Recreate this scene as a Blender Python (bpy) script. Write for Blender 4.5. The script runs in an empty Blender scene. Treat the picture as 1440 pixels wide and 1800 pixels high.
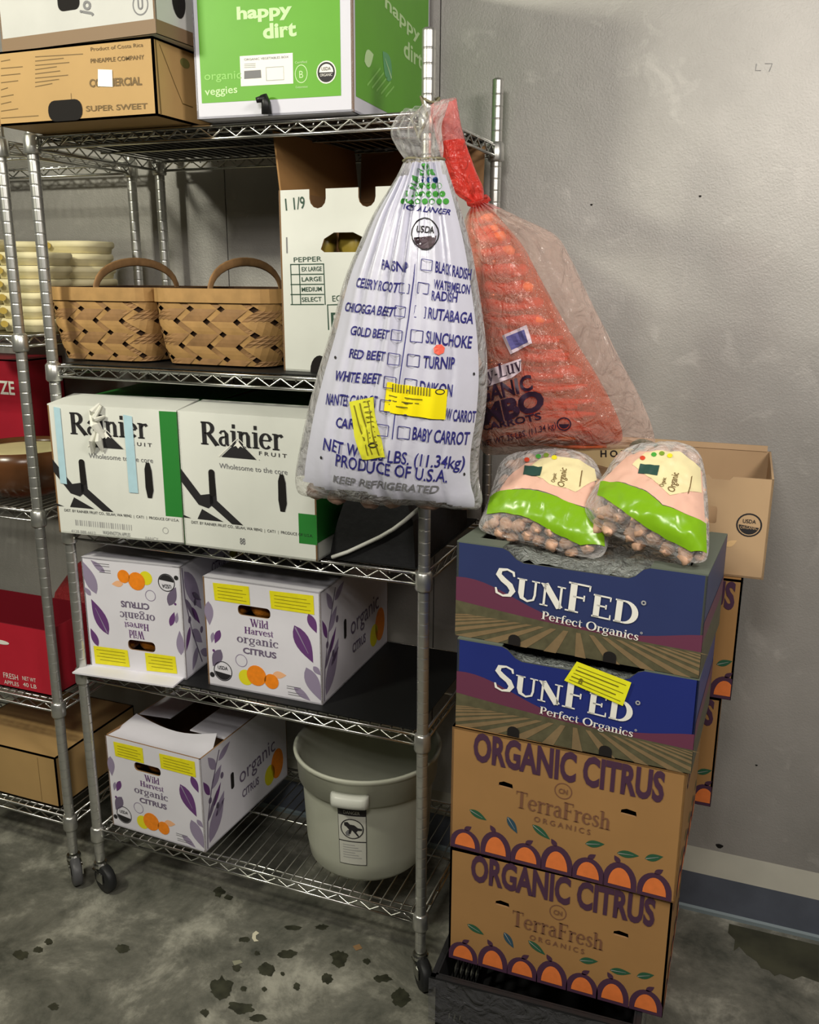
import bpy, math, random
from math import sin, cos, pi, radians as rad, sqrt, exp
from mathutils import Vector as V, Matrix, noise, Euler
random.seed(7)
sc = bpy.context.scene
# ------------------------------------------------------------------ camera, world, lights, exposure
CAMP = V((1.5197, -1.6527, 1.602)); CAMR = Euler((rad(75.215), rad(-0.268), rad(21.185))); FPX = 1582.62
cd = bpy.data.cameras.new('camera'); cam = bpy.data.objects.new('camera', cd); sc.collection.objects.link(cam)
cam.location = CAMP; cam.rotation_euler = CAMR; cd.sensor_fit = 'HORIZONTAL'; cd.sensor_width = 36; cd.lens = 36 * FPX / 1440
cd.clip_start = 0.02; sc.camera = cam
w = bpy.data.worlds.new('world'); sc.world = w; w.use_nodes = True
w.node_tree.nodes['Background'].inputs[0].default_value = (0.8, 0.82, 0.78, 1); w.node_tree.nodes['Background'].inputs[1].default_value = 0.02
sc.view_settings.view_transform = 'Standard'; sc.view_settings.look = 'None'; sc.view_settings.gamma = 1
sc.view_settings.exposure = 0.05
def lamp(name, loc, target, size, power, col):
    l = bpy.data.lights.new(name, 'AREA'); l.shape = 'RECTANGLE'; l.size = size[0]; l.size_y = size[1]; l.energy = power; l.color = col
    o = bpy.data.objects.new(name, l); sc.collection.objects.link(o); o.location = loc
    o.rotation_euler = (V(target) - V(loc)).to_track_quat('-Z', 'Y').to_euler(); return o
lamp('ceiling_lamp_left', (-0.40, -1.50, 2.5), (0.3, 0.5, 1.0), (0.26, 0.16), 29, (1.0, 0.97, 0.80))
lamp('ceiling_lamp_centre', (1.30, -1.95, 2.5), (0.95, 0.3, 0.9), (0.5, 0.3), 22, (1.0, 0.95, 0.88))
lamp('ceiling_lamp_right', (2.30, -1.05, 2.4), (1.35, 0.4, 0.7), (0.5, 0.3), 22, (1.0, 0.93, 0.86))
Z1, Z2, Z3, Z4, Z5 = 1.888, 1.398, 1.008, 0.6395, 0.1837
RW, RD = 0.914, 0.45
WALL = 0.525
# ------------------------------------------------------------------ helpers
C = sc.collection
CR = CAMR.to_matrix()
def ray(u, v): return CR @ V(((u - 720) / FPX, -(v - 900) / FPX, -1))
def up(u, v, ax, val):
    d = ray(u, v); t = (val - CAMP[ax]) / d[ax]; return CAMP + d * t
def lin(c): return c / 12.92 if c <= 0.04045 else ((c + 0.055) / 1.055) ** 2.4
_m = {}
def mat(name, rgb, rough=0.6, metal=0.0, var=0.0, vs=20, bump=0.0, bs=200, spec=0.4, trans=0.0):
    """rgb in 0..255 sRGB"""
    if name in _m: return _m[name]
    m = bpy.data.materials.new(name); m.use_nodes = True; nt = m.node_tree; b = nt.nodes['Principled BSDF']
    col = tuple(lin(c / 255) for c in rgb) + (1,)
    b.inputs['Base Color'].default_value = col; b.inputs['Roughness'].default_value = rough; b.inputs['Metallic'].default_value = metal
    b.inputs['Specular IOR Level'].default_value = spec
    tc = nt.nodes.new('ShaderNodeTexCoord')
    if var:
        n = nt.nodes.new('ShaderNodeTexNoise'); n.inputs['Scale'].default_value = vs; n.inputs['Detail'].default_value = 5
        nt.links.new(tc.outputs['Object'], n.inputs['Vector'])
        r = nt.nodes.new('ShaderNodeValToRGB'); r.color_ramp.elements[0].position = 0.3; r.color_ramp.elements[1].position = 0.7
        r.color_ramp.elements[0].color = tuple(c * (1 - var) for c in col[:3]) + (1,)
        r.color_ramp.elements[1].color = tuple(min(1, c * (1 + var)) for c in col[:3]) + (1,)
        nt.links.new(n.outputs['Fac'], r.inputs['Fac']); nt.links.new(r.outputs['Color'], b.inputs['Base Color'])
    if bump:
        n2 = nt.nodes.new('ShaderNodeTexNoise'); n2.inputs['Scale'].default_value = bs; n2.inputs['Detail'].default_value = 3
        nt.links.new(tc.outputs['Object'], n2.inputs['Vector'])
        bp = nt.nodes.new('ShaderNodeBump'); bp.inputs['Strength'].default_value = bump; bp.inputs['Distance'].default_value = 0.004
        nt.links.new(n2.outputs['Fac'], bp.inputs['Height']); nt.links.new(bp.outputs['Normal'], b.inputs['Normal'])
    if trans: b.inputs['Transmission Weight'].default_value = trans
    _m[name] = m; return m
def film(name, tint, milk, rough=0.15, body=(235, 235, 235), net=0, fold=0.5, fs=22):
    """thin plastic film: see-through mixed with a glossy skin; net adds a fine woven opacity"""
    if name in _m: return _m[name]
    m = bpy.data.materials.new(name); m.use_nodes = True; nt = m.node_tree; L = nt.links; N = nt.nodes
    b = N['Principled BSDF']; out = N['Material Output']
    b.inputs['Base Color'].default_value = tuple(lin(c / 255) for c in body) + (1,); b.inputs['Roughness'].default_value = rough
    b.inputs['Specular IOR Level'].default_value = 0.8
    t = N.new('ShaderNodeBsdfTransparent'); t.inputs[0].default_value = tuple(tint) + (1,)
    lw = N.new('ShaderNodeLayerWeight'); lw.inputs['Blend'].default_value = 0.45
    mp = N.new('ShaderNodeMapRange'); mp.inputs['To Min'].default_value = milk; mp.inputs['To Max'].default_value = min(1, milk + 0.55)
    tc = N.new('ShaderNodeTexCoord'); n = N.new('ShaderNodeTexNoise'); n.inputs['Scale'].default_value = fs; n.inputs['Detail'].default_value = 4
    n.inputs['Distortion'].default_value = 1.2
    bp = N.new('ShaderNodeBump'); bp.inputs['Strength'].default_value = fold; bp.inputs['Distance'].default_value = 0.02
    L.new(tc.outputs['Object'], n.inputs['Vector']); L.new(n.outputs['Fac'], bp.inputs['Height']); L.new(bp.outputs['Normal'], b.inputs['Normal'])
    L.new(lw.outputs['Facing'], mp.inputs['Value'])
    fac = mp.outputs['Result']
    if net:
        v = N.new('ShaderNodeTexVoronoi'); v.inputs['Scale'].default_value = net; v.feature = 'DISTANCE_TO_EDGE'
        L.new(tc.outputs['Object'], v.inputs['Vector'])
        lt = N.new('ShaderNodeMath'); lt.operation = 'LESS_THAN'; lt.inputs[1].default_value = 0.13; L.new(v.outputs['Distance'], lt.inputs[0])
        mm = N.new('ShaderNodeMath'); mm.operation = 'MULTIPLY_ADD'; mm.inputs[1].default_value = 0.3; L.new(lt.outputs[0], mm.inputs[0]); L.new(fac, mm.inputs[2])
        mm.use_clamp = True; fac = mm.outputs[0]
    mx = N.new('ShaderNodeMixShader'); L.new(fac, mx.inputs[0]); L.new(t.outputs[0], mx.inputs[1]); L.new(b.outputs[0], mx.inputs[2])
    L.new(mx.outputs[0], out.inputs['Surface']); _m[name] = m; return m
def thing(name, label, cat, loc=(0, 0, 0), rz=0, group=None):
    o = bpy.data.objects.new(name, None); C.objects.link(o); o.location = loc; o.rotation_euler = (0, 0, rz); o.empty_display_size = 0.05
    o['label'] = label; o['category'] = cat
    if group: o['group'] = group
    return o
def wm(o):
    M = Matrix.Identity(4)
    while o is not None: M = (Matrix.Translation(o.location) @ o.rotation_euler.to_matrix().to_4x4()) @ M; o = o.parent
    return M
class MB:
    def __init__(s): s.v = []; s.f = []; s.mi = []; s.m = []
    def slot(s, m):
        if m not in s.m: s.m.append(m)
        return s.m.index(m)
    def add(s, vs, fs, m):
        b = len(s.v); s.v += [V(p) for p in vs]; k = s.slot(m)
        for f in fs: s.f.append([b + i for i in f]); s.mi.append(k)
    def poly(s, vs, m): s.add(vs, [list(range(len(vs)))], m)
    def box(s, o, x, y, z, m):
        """o corner, x y z edge vectors"""
        o, x, y, z = V(o), V(x), V(y), V(z)
        P = [o, o + x, o + x + y, o + y]; P += [p + z for p in P]
        s.add(P, [(0, 3, 2, 1), (4, 5, 6, 7), (0, 1, 5, 4), (1, 2, 6, 5), (2, 3, 7, 6), (3, 0, 4, 7)], m)
    def cbox(s, a, b, m): s.box(a, (b[0] - a[0], 0, 0), (0, b[1] - a[1], 0), (0, 0, b[2] - a[2]), m)
    def tube(s, pts, r, m, n=6, cap=True, flat=1.0):
        pts = [V(p) for p in pts]; rs = r if isinstance(r, (list, tuple)) else [r] * len(pts); vs = []; up_ = None
        for i, p in enumerate(pts):
            d = (pts[min(i + 1, len(pts) - 1)] - pts[max(i - 1, 0)]).normalized()
            if up_ is None: up_ = V((0, 0, 1)) if abs(d.z) < 0.9 else V((1, 0, 0))
            a = d.cross(up_).normalized(); b = a.cross(d).normalized(); up_ = b
            for k in range(n):
                t = 2 * pi * k / n; vs.append(p + a * cos(t) * rs[i] + b * sin(t) * rs[i] * flat)
        fs = [(i * n + k, i * n + (k + 1) % n, (i + 1) * n + (k + 1) % n, (i + 1) * n + k) for i in range(len(pts) - 1) for k in range(n)]
        if cap: fs += [tuple(range(n))[::-1], tuple((len(pts) - 1) * n + k for k in range(n))]
        s.add(vs, fs, m)
    def lathe(s, c, prof, m, n=24, cap0=True, cap1=True):
        c = V(c); vs = [c + V((r * cos(2 * pi * k / n), r * sin(2 * pi * k / n), z)) for r, z in prof for k in range(n)]
        fs = [(i * n + k, i * n + (k + 1) % n, (i + 1) * n + (k + 1) % n, (i + 1) * n + k) for i in range(len(prof) - 1) for k in range(n)]
        if cap0: fs.append(tuple(range(n))[::-1])
        if cap1: fs.append(tuple((len(prof) - 1) * n + k for k in range(n)))
        s.add(vs, fs, m)
    def lump(s, c, rx, ry, rz_, m, rot=None, n=10, k=7, amp=0.12, sd=0):
        c = V(c); rot = rot or Matrix.Identity(3); vs = []; fs = []
        for i in range(k + 1):
            th = pi * i / k
            for j in range(n):
                ph = 2 * pi * j / n; d = V((sin(th) * cos(ph), sin(th) * sin(ph), cos(th)))
                q = 1 + amp * noise.noise(d * 1.7 + V((sd, sd * 2.1, 0)))
                vs.append(c + rot @ V((d.x * rx * q, d.y * ry * q, d.z * rz_ * q)))
        for i in range(k):
            for j in range(n): fs.append((i * n + j, (i + 1) * n + j, (i + 1) * n + (j + 1) % n, i * n + (j + 1) % n))
        s.add(vs, fs, m)
    def build(s, name, parent=None, smooth=False, origin=None, bevel=0, label=None):
        M = wm(parent) if parent else Matrix.Translation(origin or (0, 0, 0)); Mi = M.inverted()
        me = bpy.data.meshes.new(name); me.from_pydata([tuple(Mi @ p) for p in s.v], [], s.f)
        for m in s.m: me.materials.append(m)
        me.polygons.foreach_set('material_index', s.mi)
        if smooth: me.polygons.foreach_set('use_smooth', [True] * len(s.f))
        me.update(); o = bpy.data.objects.new(name, me); C.objects.link(o)
        if parent: o.parent = parent
        else: o.location = M.translation
        if bevel:
            b = o.modifiers.new('b', 'BEVEL'); b.width = bevel; b.segments = 2; b.limit_method = 'ANGLE'
        if label: o['label'] = label
        return o
def single(mb, name, label, cat, origin, group=None, smooth=False):
    o = mb.build(name, None, smooth, origin); o['label'] = label; o['category'] = cat
    if group: o['group'] = group
    return o
def struct(mb, name):
    o = mb.build(name); o['kind'] = 'structure'; return o
# planar frame to print on: a runs right, b runs up, n points out
class Fr:
    def __init__(s, O, X, Y): s.O = V(O); s.X = V(X).normalized(); s.Y = V(Y).normalized(); s.N = s.X.cross(s.Y)
    def pt(s, a, b, h=0): return s.O + s.X * a + s.Y * b + s.N * h
    def px(s, u, v, h=0):
        d = ray(u, v); t = (s.O + s.N * h - CAMP).dot(s.N) / d.dot(s.N); P = CAMP + d * t - s.O
        return (P.dot(s.X), P.dot(s.Y))
EPS = 0.0005
def face(mb, F, pts, m, lay=1): mb.poly([F.pt(a, b, lay * EPS) for a, b in pts], m)
def rect(a0, b0, a1, b1): return [(a0, b0), (a1, b0), (a1, b1), (a0, b1)]
def ell(ca, cb, ra, rb, n=20, t0=0, t1=2 * pi): return [(ca + ra * cos(t0 + (t1 - t0) * i / n), cb + rb * sin(t0 + (t1 - t0) * i / n)) for i in range(n)]
def rrect(a0, b0, a1, b1, r, n=4):
    out = []
    for cx, cy, t in ((a1 - r, b0 + r, -pi / 2), (a1 - r, b1 - r, 0), (a0 + r, b1 - r, pi / 2), (a0 + r, b0 + r, pi)):
        out += [(cx + r * cos(t + pi / 2 * i / n), cy + r * sin(t + pi / 2 * i / n)) for i in range(n + 1)]
    return out
def stroke(pts):
    """pts (a,b,width) -> list of quads"""
    q = []; L = []
    for i, (a, b, w_) in enumerate(pts):
        p, n_ = pts[max(0, i - 1)], pts[min(len(pts) - 1, i + 1)]
        dx, dy = n_[0] - p[0], n_[1] - p[1]; l = sqrt(dx * dx + dy * dy) or 1
        L.append(((a - dy / l * w_ / 2, b + dx / l * w_ / 2), (a + dy / l * w_ / 2, b - dx / l * w_ / 2)))
    for i in range(len(L) - 1): q.append([L[i][1], L[i + 1][1], L[i + 1][0], L[i][0]])
    return q
def line(mb, F, pts, wd, m, lay=1):
    for q in stroke([(p[0], p[1], wd if len(p) < 3 else p[2]) for p in pts]): face(mb, F, q, m, lay)
def ring(mb, F, ca, cb, ra, rb, wd, m, lay=1, n=24):
    line(mb, F, [(ca + ra * cos(2 * pi * i / n), cb + rb * sin(2 * pi * i / n)) for i in range(n + 1)], wd, m, lay)
def leaf(mb, F, p, q, wd, m, lay=1, vein=None):
    dx, dy = q[0] - p[0], q[1] - p[1]; l = sqrt(dx * dx + dy * dy); nx, ny = -dy / l, dx / l; up_ = []; dn = []
    for i in range(9):
        t = i / 8; k = sin(pi * t ** 0.8) * wd / 2
        up_.append((p[0] + dx * t + nx * k, p[1] + dy * t + ny * k)); dn.append((p[0] + dx * t - nx * k, p[1] + dy * t - ny * k))
    face(mb, F, up_ + dn[-2:0:-1], m, lay)
    if vein: line(mb, F, [(p[0] + dx * .05, p[1] + dy * .05, wd * .1), (p[0] + dx * .75, p[1] + dy * .75, wd * .03)], 0, vein, lay + 1)
# lettering --------------------------------------------------------
_t = {}
def glyphs(txt, bold=0.0):
    k = (txt, bold)
    if k in _t: return _t[k]
    cu = bpy.data.curves.new('txt', 'FONT'); cu.body = txt; cu.size = 1; cu.resolution_u = 3; cu.offset = bold
    o = bpy.data.objects.new('txt', cu); C.objects.link(o); bpy.context.view_layer.update()
    me = o.evaluated_get(bpy.context.evaluated_depsgraph_get()).to_mesh()
    vs = [(p.co.x, p.co.y) for p in me.vertices]; fs = [tuple(p.vertices) for p in me.polygons]
    bpy.data.objects.remove(o); bpy.data.curves.remove(cu)
    cap = 0.73 if txt else 1
    if vs:
        x0 = min(p[0] for p in vs); x1 = max(p[0] for p in vs); vs = [((x - x0) / (x1 - x0), y / cap) for x, y in vs]
        r = (vs, fs, (x1 - x0) / cap)
    else: r = ([], [], 1)
    _t[k] = r; return r
TK, TN = 0.17, 0.065      # serif stroke widths
def _arc(cx, cy, rx, ry, t0, t1, n=10, k=TK, th=TN):
    o = []
    for i in range(n + 1):
        t = rad(t0 + (t1 - t0) * i / n); o.append((cx + rx * cos(t), cy + ry * sin(t), th + (k - th) * abs(cos(t)) ** 1.3))
    return o
def _st(x, y0, y1, w_=TK): return [(x, y0, w_), (x, y1, w_)]
def _sf(x, y, l=0.34): return [(x - l / 2, y, 0.05), (x + l / 2, y, 0.05)]
SG = {
 'S': (0.66, [[(.56, .76, .05), (.53, .90, .08), (.36, .965, .07), (.18, .91, .13), (.14, .74, .16), (.28, .58, .18), (.46, .44, .18), (.55, .26, .16), (.48, .09, .12), (.30, .03, .07), (.13, .10, .08), (.09, .27, .05)]]),
 'U': (0.84, [[(.18, 1, TK), (.18, .35, TK), (.22, .14, .13), (.42, .03, .08), (.62, .14, .07), (.66, .35, TN), (.66, 1, TN)], _sf(.18, .975), _sf(.66, .975, .28)]),
 'N': (0.88, [_st(.17, 0, 1, TN), _st(.72, 0, 1, TN), [(.15, 1, .2), (.72, .02, .2)], _sf(.17, .025, .28), _sf(.14, .975, .24), _sf(.72, .975, .28)]),
 'F': (0.68, [_st(.2, 0, 1), _sf(.2, .025), [(.06, .97, .06), (.6, .97, .06)], [(.6, .99, .05), (.6, .8, .03)], [(.2, .53, .06), (.48, .53, .06)], [(.48, .63, .04), (.48, .43, .04)]]),
 'E': (0.74, [_st(.2, 0, 1), [(.06, .97, .06), (.62, .97, .06)], [(.62, .99, .05), (.62, .8, .03)], [(.2, .53, .06), (.5, .53, .06)], [(.5, .63, .04), (.5, .43, .04)], [(.06, .03, .06), (.66, .03, .06)], [(.66, 0, .05), (.66, .22, .03)]]),
 'D': (0.86, [_st(.2, 0, 1), [(.06, .97, .06), (.38, .97, .06)], [(.06, .03, .06), (.38, .03, .06)], _arc(.36, .5, .36, .47, 90, -90, 14)]),
 'P': (0.70, [_st(.2, 0, 1), _sf(.2, .025), [(.06, .97, .06), (.36, .97, .06)], [(.2, .46, .06), (.36, .46, .06)], _arc(.34, .715, .24, .255, 90, -90, 10, .15)]),
 'R': (0.84, [_st(.2, 0, 1), _sf(.2, .025), [(.06, .97, .06), (.36, .97, .06)], [(.2, .5, .06), (.36, .5, .06)], _arc(.34, .735, .24, .235, 90, -90, 10, .16), [(.38, .5, .15), (.76, 0, .17)], _sf(.76, .025, .2)]),
 'T': (0.78, [_st(.38, 0, 1), _sf(.38, .025), [(.06, .97, .06), (.70, .97, .06)], [(.07, .99, .05), (.07, .78, .03)], [(.69, .99, .05), (.69, .78, .03)]]),
 'L': (0.68, [_st(.2, 0, 1), _sf(.2, .975), [(.06, .03, .06), (.62, .03, .06)], [(.62, 0, .05), (.62, .25, .03)]]),
 'B': (0.74, [_st(.2, 0, 1), [(.06, .97, .06), (.36, .97, .06)], [(.06, .03, .06), (.36, .03, .06)], [(.2, .53, .05), (.4, .53, .05)], _arc(.36, .755, .2, .22, 90, -90, 8, .15), _arc(.36, .28, .26, .25, 90, -90, 8, .16)]),
 'O': (0.92, [_arc(.45, .5, .36, .49, 0, 360, 24)]),
 'W': (1.1, [[(.12, 1, .17), (.36, 0, .15)], [(.36, 0, .06), (.58, 1, .06)], [(.5, 1, .17), (.76, 0, .15)], [(.76, 0, .06), (.98, 1, .06)], _sf(.12, .975), _sf(.98, .975, .22)]),
 'H': (0.9, [_st(.2, 0, 1), _st(.68, 0, 1), _sf(.2, .025), _sf(.2, .975), _sf(.68, .025), _sf(.68, .975), [(.2, .5, .06), (.68, .5, .06)]]),
 'e': (0.58, [_arc(.29, .34, .21, .31, 10, 320, 16, .14, .06), [(.1, .37, .05), (.5, .37, .05)]]),
 'r': (0.50, [_st(.17, 0, .68, .14), _sf(.17, .02, .3), _sf(.1, .66, .16), [(.18, .45, .06), (.28, .62, .08), (.40, .62, .12), (.44, .55, .12)]]),
 'f': (0.42, [[(.17, 0, .14), (.17, .8, .14), (.24, .95, .1), (.36, .97, .07), (.42, .88, .09)], _sf(.17, .02, .3), [(.03, .66, .05), (.36, .66, .05)]]),
 'c': (0.54, [_arc(.29, .34, .21, .31, 50, 315, 14, .14, .06), [(.40, .56, .1), (.44, .48, .1)]]),
 't': (0.40, [[(.17, .9, .05), (.17, .15, .14), (.22, .05, .1), (.34, .06, .06)], [(.03, .66, .05), (.36, .66, .05)]]),
 'g': (0.60, [_arc(.27, .42, .18, .23, 0, 360, 18, .12, .05), _arc(.27, -.12, .22, .14, 0, 360, 18, .08, .06), [(.14, .22, .05), (.14, .08, .08), (.4, .03, .09)], [(.4, .58, .05), (.55, .66, .08)]]),
 'a': (0.56, [[(.1, .52, .1), (.16, .63, .07), (.3, .65, .08), (.39, .52, .14), (.39, .1, .14), (.46, .02, .07), (.54, .06, .04)], _arc(.25, .2, .16, .18, 80, 300, 10, .12, .06), [(.2, .37, .05), (.4, .42, .05)]]),
 'n': (0.66, [_st(.16, 0, .68, .14), _sf(.16, .02, .28), _sf(.09, .66, .16), [(.17, .48, .06), (.3, .63, .08), (.42, .62, .11), (.48, .5, .14), (.48, 0, .14)], _sf(.48, .02, .28)]),
 'h': (0.66, [_st(.16, 0, 1, .14), _sf(.16, .02, .28), _sf(.09, .98, .16), [(.17, .48, .06), (.3, .63, .08), (.42, .62, .11), (.48, .5, .14), (.48, 0, .14)], _sf(.48, .02, .28)]),
 'i': (0.34, [_st(.17, 0, .68, .14), _sf(.17, .02, .3), _sf(.1, .66, .16), [(.10, .88, .15), (.24, .88, .15)]]),
 's': (0.46, [[(.38, .5, .05), (.34, .62, .07), (.22, .65, .07), (.12, .57, .11), (.14, .44, .13), (.28, .32, .13), (.37, .2, .13), (.32, .07, .09), (.2, .03, .06), (.1, .07, .07), (.06, .2, .05)]]),
 'l': (0.32, [_st(.16, 0, 1, .14), _sf(.16, .02, .28), _sf(.09, .98, .16)]),
 'd': (0.62, [_st(.44, 0, 1, .14), _sf(.5, .02, .16), _sf(.38, .98, .16), _arc(.26, .33, .18, .3, 60, 300, 12, .13, .06)]),
 'o': (0.60, [_arc(.29, .33, .21, .31, 0, 360, 18, .14, .06)]),
 'u': (0.66, [[(.16, .68, .14), (.16, .18, .14), (.22, .06, .11), (.34, .05, .07), (.47, .18, .06)], _st(.48, 0, .68, .14), _sf(.1, .66, .18), _sf(.42, .66, .16), _sf(.54, .02, .16)]),
 'v': (0.60, [[(.1, .68, .14), (.29, 0, .12)], [(.29, 0, .06), (.46, .68, .06)], _sf(.1, .66, .24), _sf(.47, .66, .2)]),
 'y': (0.60, [[(.1, .68, .14), (.29, 0, .12)], [(.47, .68, .06), (.27, -.1, .06), (.12, -.25, .1)], _sf(.1, .66, .24), _sf(.47, .66, .2)]),
 'm': (0.98, [_st(.16, 0, .68, .14), _sf(.16, .02, .26), [(.17, .48, .06), (.3, .63, .08), (.44, .58, .13), (.47, .45, .14), (.47, 0, .14)], [(.48, .48, .06), (.62, .63, .08), (.75, .58, .13), (.78, .45, .14), (.78, 0, .14)], _sf(.47, .02, .22), _sf(.78, .02, .26)]),
 '-': (0.4, [[(.05, .32, .1), (.33, .32, .1)]]), '.': (0.25, [[(.06, .06, .13), (.19, .06, .13)]]), ' ': (0.35, []),
}
def serif(txt, bw=1.0):
    """small capitals are written with a leading ^"""
    k = 'serif:%s%s' % (txt, bw)
    if k in _t: return _t[k]
    vs = []; fs = []; x = 0; sm = False
    for ch in txt:
        if ch == '^': sm = True; continue
        adv, strokes = SG[ch]; sc_ = 0.76 if sm else 1.0; sm = False
        for stt in strokes:
            for q in stroke([(a, b, c * bw / sc_ * (0.9 if sc_ < 1 else 1)) for a, b, c in stt]):
                b0 = len(vs); vs += [(x + p[0] * sc_, p[1] * sc_) for p in q]; fs.append((b0, b0 + 1, b0 + 2, b0 + 3))
        x += (adv - 0.02) * sc_
    x0 = min(p[0] for p in vs); x1 = max(p[0] for p in vs); vs = [((a - x0) / (x1 - x0), b) for a, b in vs]
    _t[k] = (vs, fs, x1 - x0); return _t[k]
def put(mb, F, g, p0, p1, h, m, lay=2):
    """lettering g with its baseline from p0 to p1 and capital height h, in frame units"""
    vs, fs, ar = g; dx, dy = p1[0] - p0[0], p1[1] - p0[1]; l = sqrt(dx * dx + dy * dy); nx, ny = -dy / l * h, dx / l * h
    mb.add([F.pt(p0[0] + dx * x + nx * y, p0[1] + dy * x + ny * y, lay * EPS) for x, y in vs], fs, m)
def text(mb, F, t, p0, p1, h, m, bold=0.0, lay=2): put(mb, F, glyphs(t, bold), p0, p1, h, m, lay)
def tpx(mb, F, t, a, b, c, m, bold=0.0, lay=2, sf=False):
    """a, b: photo pixels of baseline ends, c: of the top above a"""
    p0, p1, p2 = F.px(*a), F.px(*b), F.px(*c); dx, dy = p1[0] - p0[0], p1[1] - p0[1]; l = sqrt(dx * dx + dy * dy)
    h = abs(-(p2[0] - p0[0]) * dy / l + (p2[1] - p0[1]) * dx / l)
    put(mb, F, serif(t) if sf else glyphs(t, bold), p0, p1, h, m, lay)
def ppx(mb, F, pts, m, lay=1): face(mb, F, [F.px(*p) for p in pts], m, lay)
# carton frames: yaw box at (x,y,z)
class Bx:
    def __init__(s, x, y, z, yaw, w_, d, h):
        a = rad(yaw); s.O = V((x, y, z)); s.X = V((cos(a), sin(a), 0)); s.Y = V((-sin(a), cos(a), 0)); s.Zv = V((0, 0, 1)); s.w, s.d, s.h, s.yaw = w_, d, h, a
        s.front = Fr(s.O, s.X, s.Zv); s.right = Fr(s.O + s.X * w_, s.Y, s.Zv); s.left = Fr(s.O + s.Y * d, -s.Y, s.Zv); s.back = Fr(s.O + s.X * w_ + s.Y * d, -s.X, s.Zv)
    def p(s, a, b, c): return s.O + s.X * a + s.Y * b + s.Zv * c
    def base(s): return s.p(s.w / 2, s.d / 2, 0)
T = 0.004
def panel(mb, F, outline, m, th=T, inner=None, holes=()):
    """extruded board: outline polygon in the frame, thickness inward; holes are cut by bridging"""
    import mathutils.geometry as G
    loops = [outline] + [list(h) for h in holes]
    tri = G.tessellate_polygon([[V((a, b, 0)) for a, b in l] for l in loops])
    flat = [p for l in loops for p in l]
    f = []
    for t in tri:
        a, b, c = [flat[i] for i in t]
        cr = (b[0] - a[0]) * (c[1] - a[1]) - (b[1] - a[1]) * (c[0] - a[0]); f.append(t if cr > 0 else t[::-1])
    mb.add([F.pt(a, b) for a, b in flat], f, m); mb.add([F.pt(a, b, -th) for a, b in flat], [t[::-1] for t in f], inner or m)
    for l in loops:
        n = len(l)
        for i in range(n):
            a, b = l[i], l[(i + 1) % n]; mb.poly([F.pt(*a), F.pt(*a, -th), F.pt(*b, -th), F.pt(*b)], inner or m)
def carton(B, m, inner, parts, top=True, fout=None, fholes=(), rholes=(), mb=None, rout=None):
    """four walls and a bottom of corrugated board; parts: callback printing on the board"""
    mb = mb or MB(); w_, d, h = B.w, B.d, B.h
    panel(mb, B.front, fout or rect(0, 0, w_, h), m, T, inner, fholes)
    panel(mb, B.right, rout or rect(0, 0, d, h), m, T, inner, rholes); panel(mb, B.left, rect(0, 0, d, h), m, T, inner)
    panel(mb, B.back, rect(0, 0, w_, h), m, T, inner)
    mb.box(B.p(0, 0, 0), B.X * w_, B.Y * d, V((0, 0, T)), m)
    if top: mb.box(B.p(0, 0, h - T), B.X * w_, B.Y * d, V((0, 0, T)), m)
    if parts: parts(mb)
    return mb
# ------------------------------------------------------------------ materials
CHROME = mat('chrome_wire', (205, 205, 200), 0.24, 1.0)
CHROME_D = mat('chrome_post', (205, 205, 200), 0.33, 0.85, 0.08, 40)
BLACK = mat('black_plastic', (24, 24, 26), 0.45)
MATTEB = mat('black_liner', (16, 17, 17), 0.55, 0, 0.2, 6)
WHITEB = mat('white_board', (222, 224, 216), 0.7, 0, 0.04, 9)
WHITE2 = mat('white_gloss_board', (226, 224, 232), 0.55, 0, 0.04, 9)
KRAFT = mat('kraft_board', (160, 120, 72), 0.75, 0, 0.07, 7)
KRAFTD = mat('kraft_board_inner', (148, 112, 74), 0.8, 0, 0.07, 7)
KRAFT2 = mat('ochre_board', (182, 148, 96), 0.7, 0, 0.06, 7)
KRAFT3 = mat('pale_kraft_board', (184, 154, 118), 0.75, 0, 0.06, 7)
INK = mat('black_ink', (38, 36, 38), 0.6); GREYINK = mat('grey_ink', (120, 120, 122), 0.6); PALEINK = mat('pale_grey_ink', (168, 168, 166), 0.6)
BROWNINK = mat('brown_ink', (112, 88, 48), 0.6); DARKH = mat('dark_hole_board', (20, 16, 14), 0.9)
GREEN = mat('lime_print', (98, 168, 40), 0.5, 0, 0.04, 12); GREENL = mat('pale_green_ink', (196, 228, 168), 0.5); GREENM = mat('mid_green_ink', (140, 202, 96), 0.5)
RGREEN = mat('leaf_green_print', (44, 128, 52), 0.5); LAV = mat('lavender_white', (214, 214, 224), 0.6)
PURP = mat('purple_ink', (104, 62, 120), 0.55); LILAC = mat('lilac_ink', (150, 138, 164), 0.55); GREYP = mat('grey_purple_ink', (112, 100, 124), 0.55)
YEL = mat('yellow_sticker', (236, 226, 30), 0.5, 0, 0.06, 60); YELP = mat('yellow_print', (232, 222, 40), 0.5); ORG = mat('orange_print', (246, 140, 30), 0.5, 0, 0.08, 90); PEACH = mat('peach_print', (244, 186, 140), 0.5)
OLIVE = mat('olive_ink', (120, 112, 20), 0.6)
NAVY = mat('navy_print', (48, 58, 100), 0.4, 0, 0.05, 8); NAVY2 = mat('royal_print', (36, 48, 118), 0.4, 0, 0.05, 8)
MAROON = mat('maroon_print', (104, 54, 76), 0.45); FIELD = mat('field_print', (88, 84, 62), 0.5, 0, 0.2, 60); FIELDL = mat('field_row_print', (128, 108, 78), 0.5, 0, 0.1, 60); FIELDG = mat('field_green_print', (74, 84, 50), 0.5, 0, 0.2, 60)
WINK = mat('white_ink', (240, 238, 228), 0.5)
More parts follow.
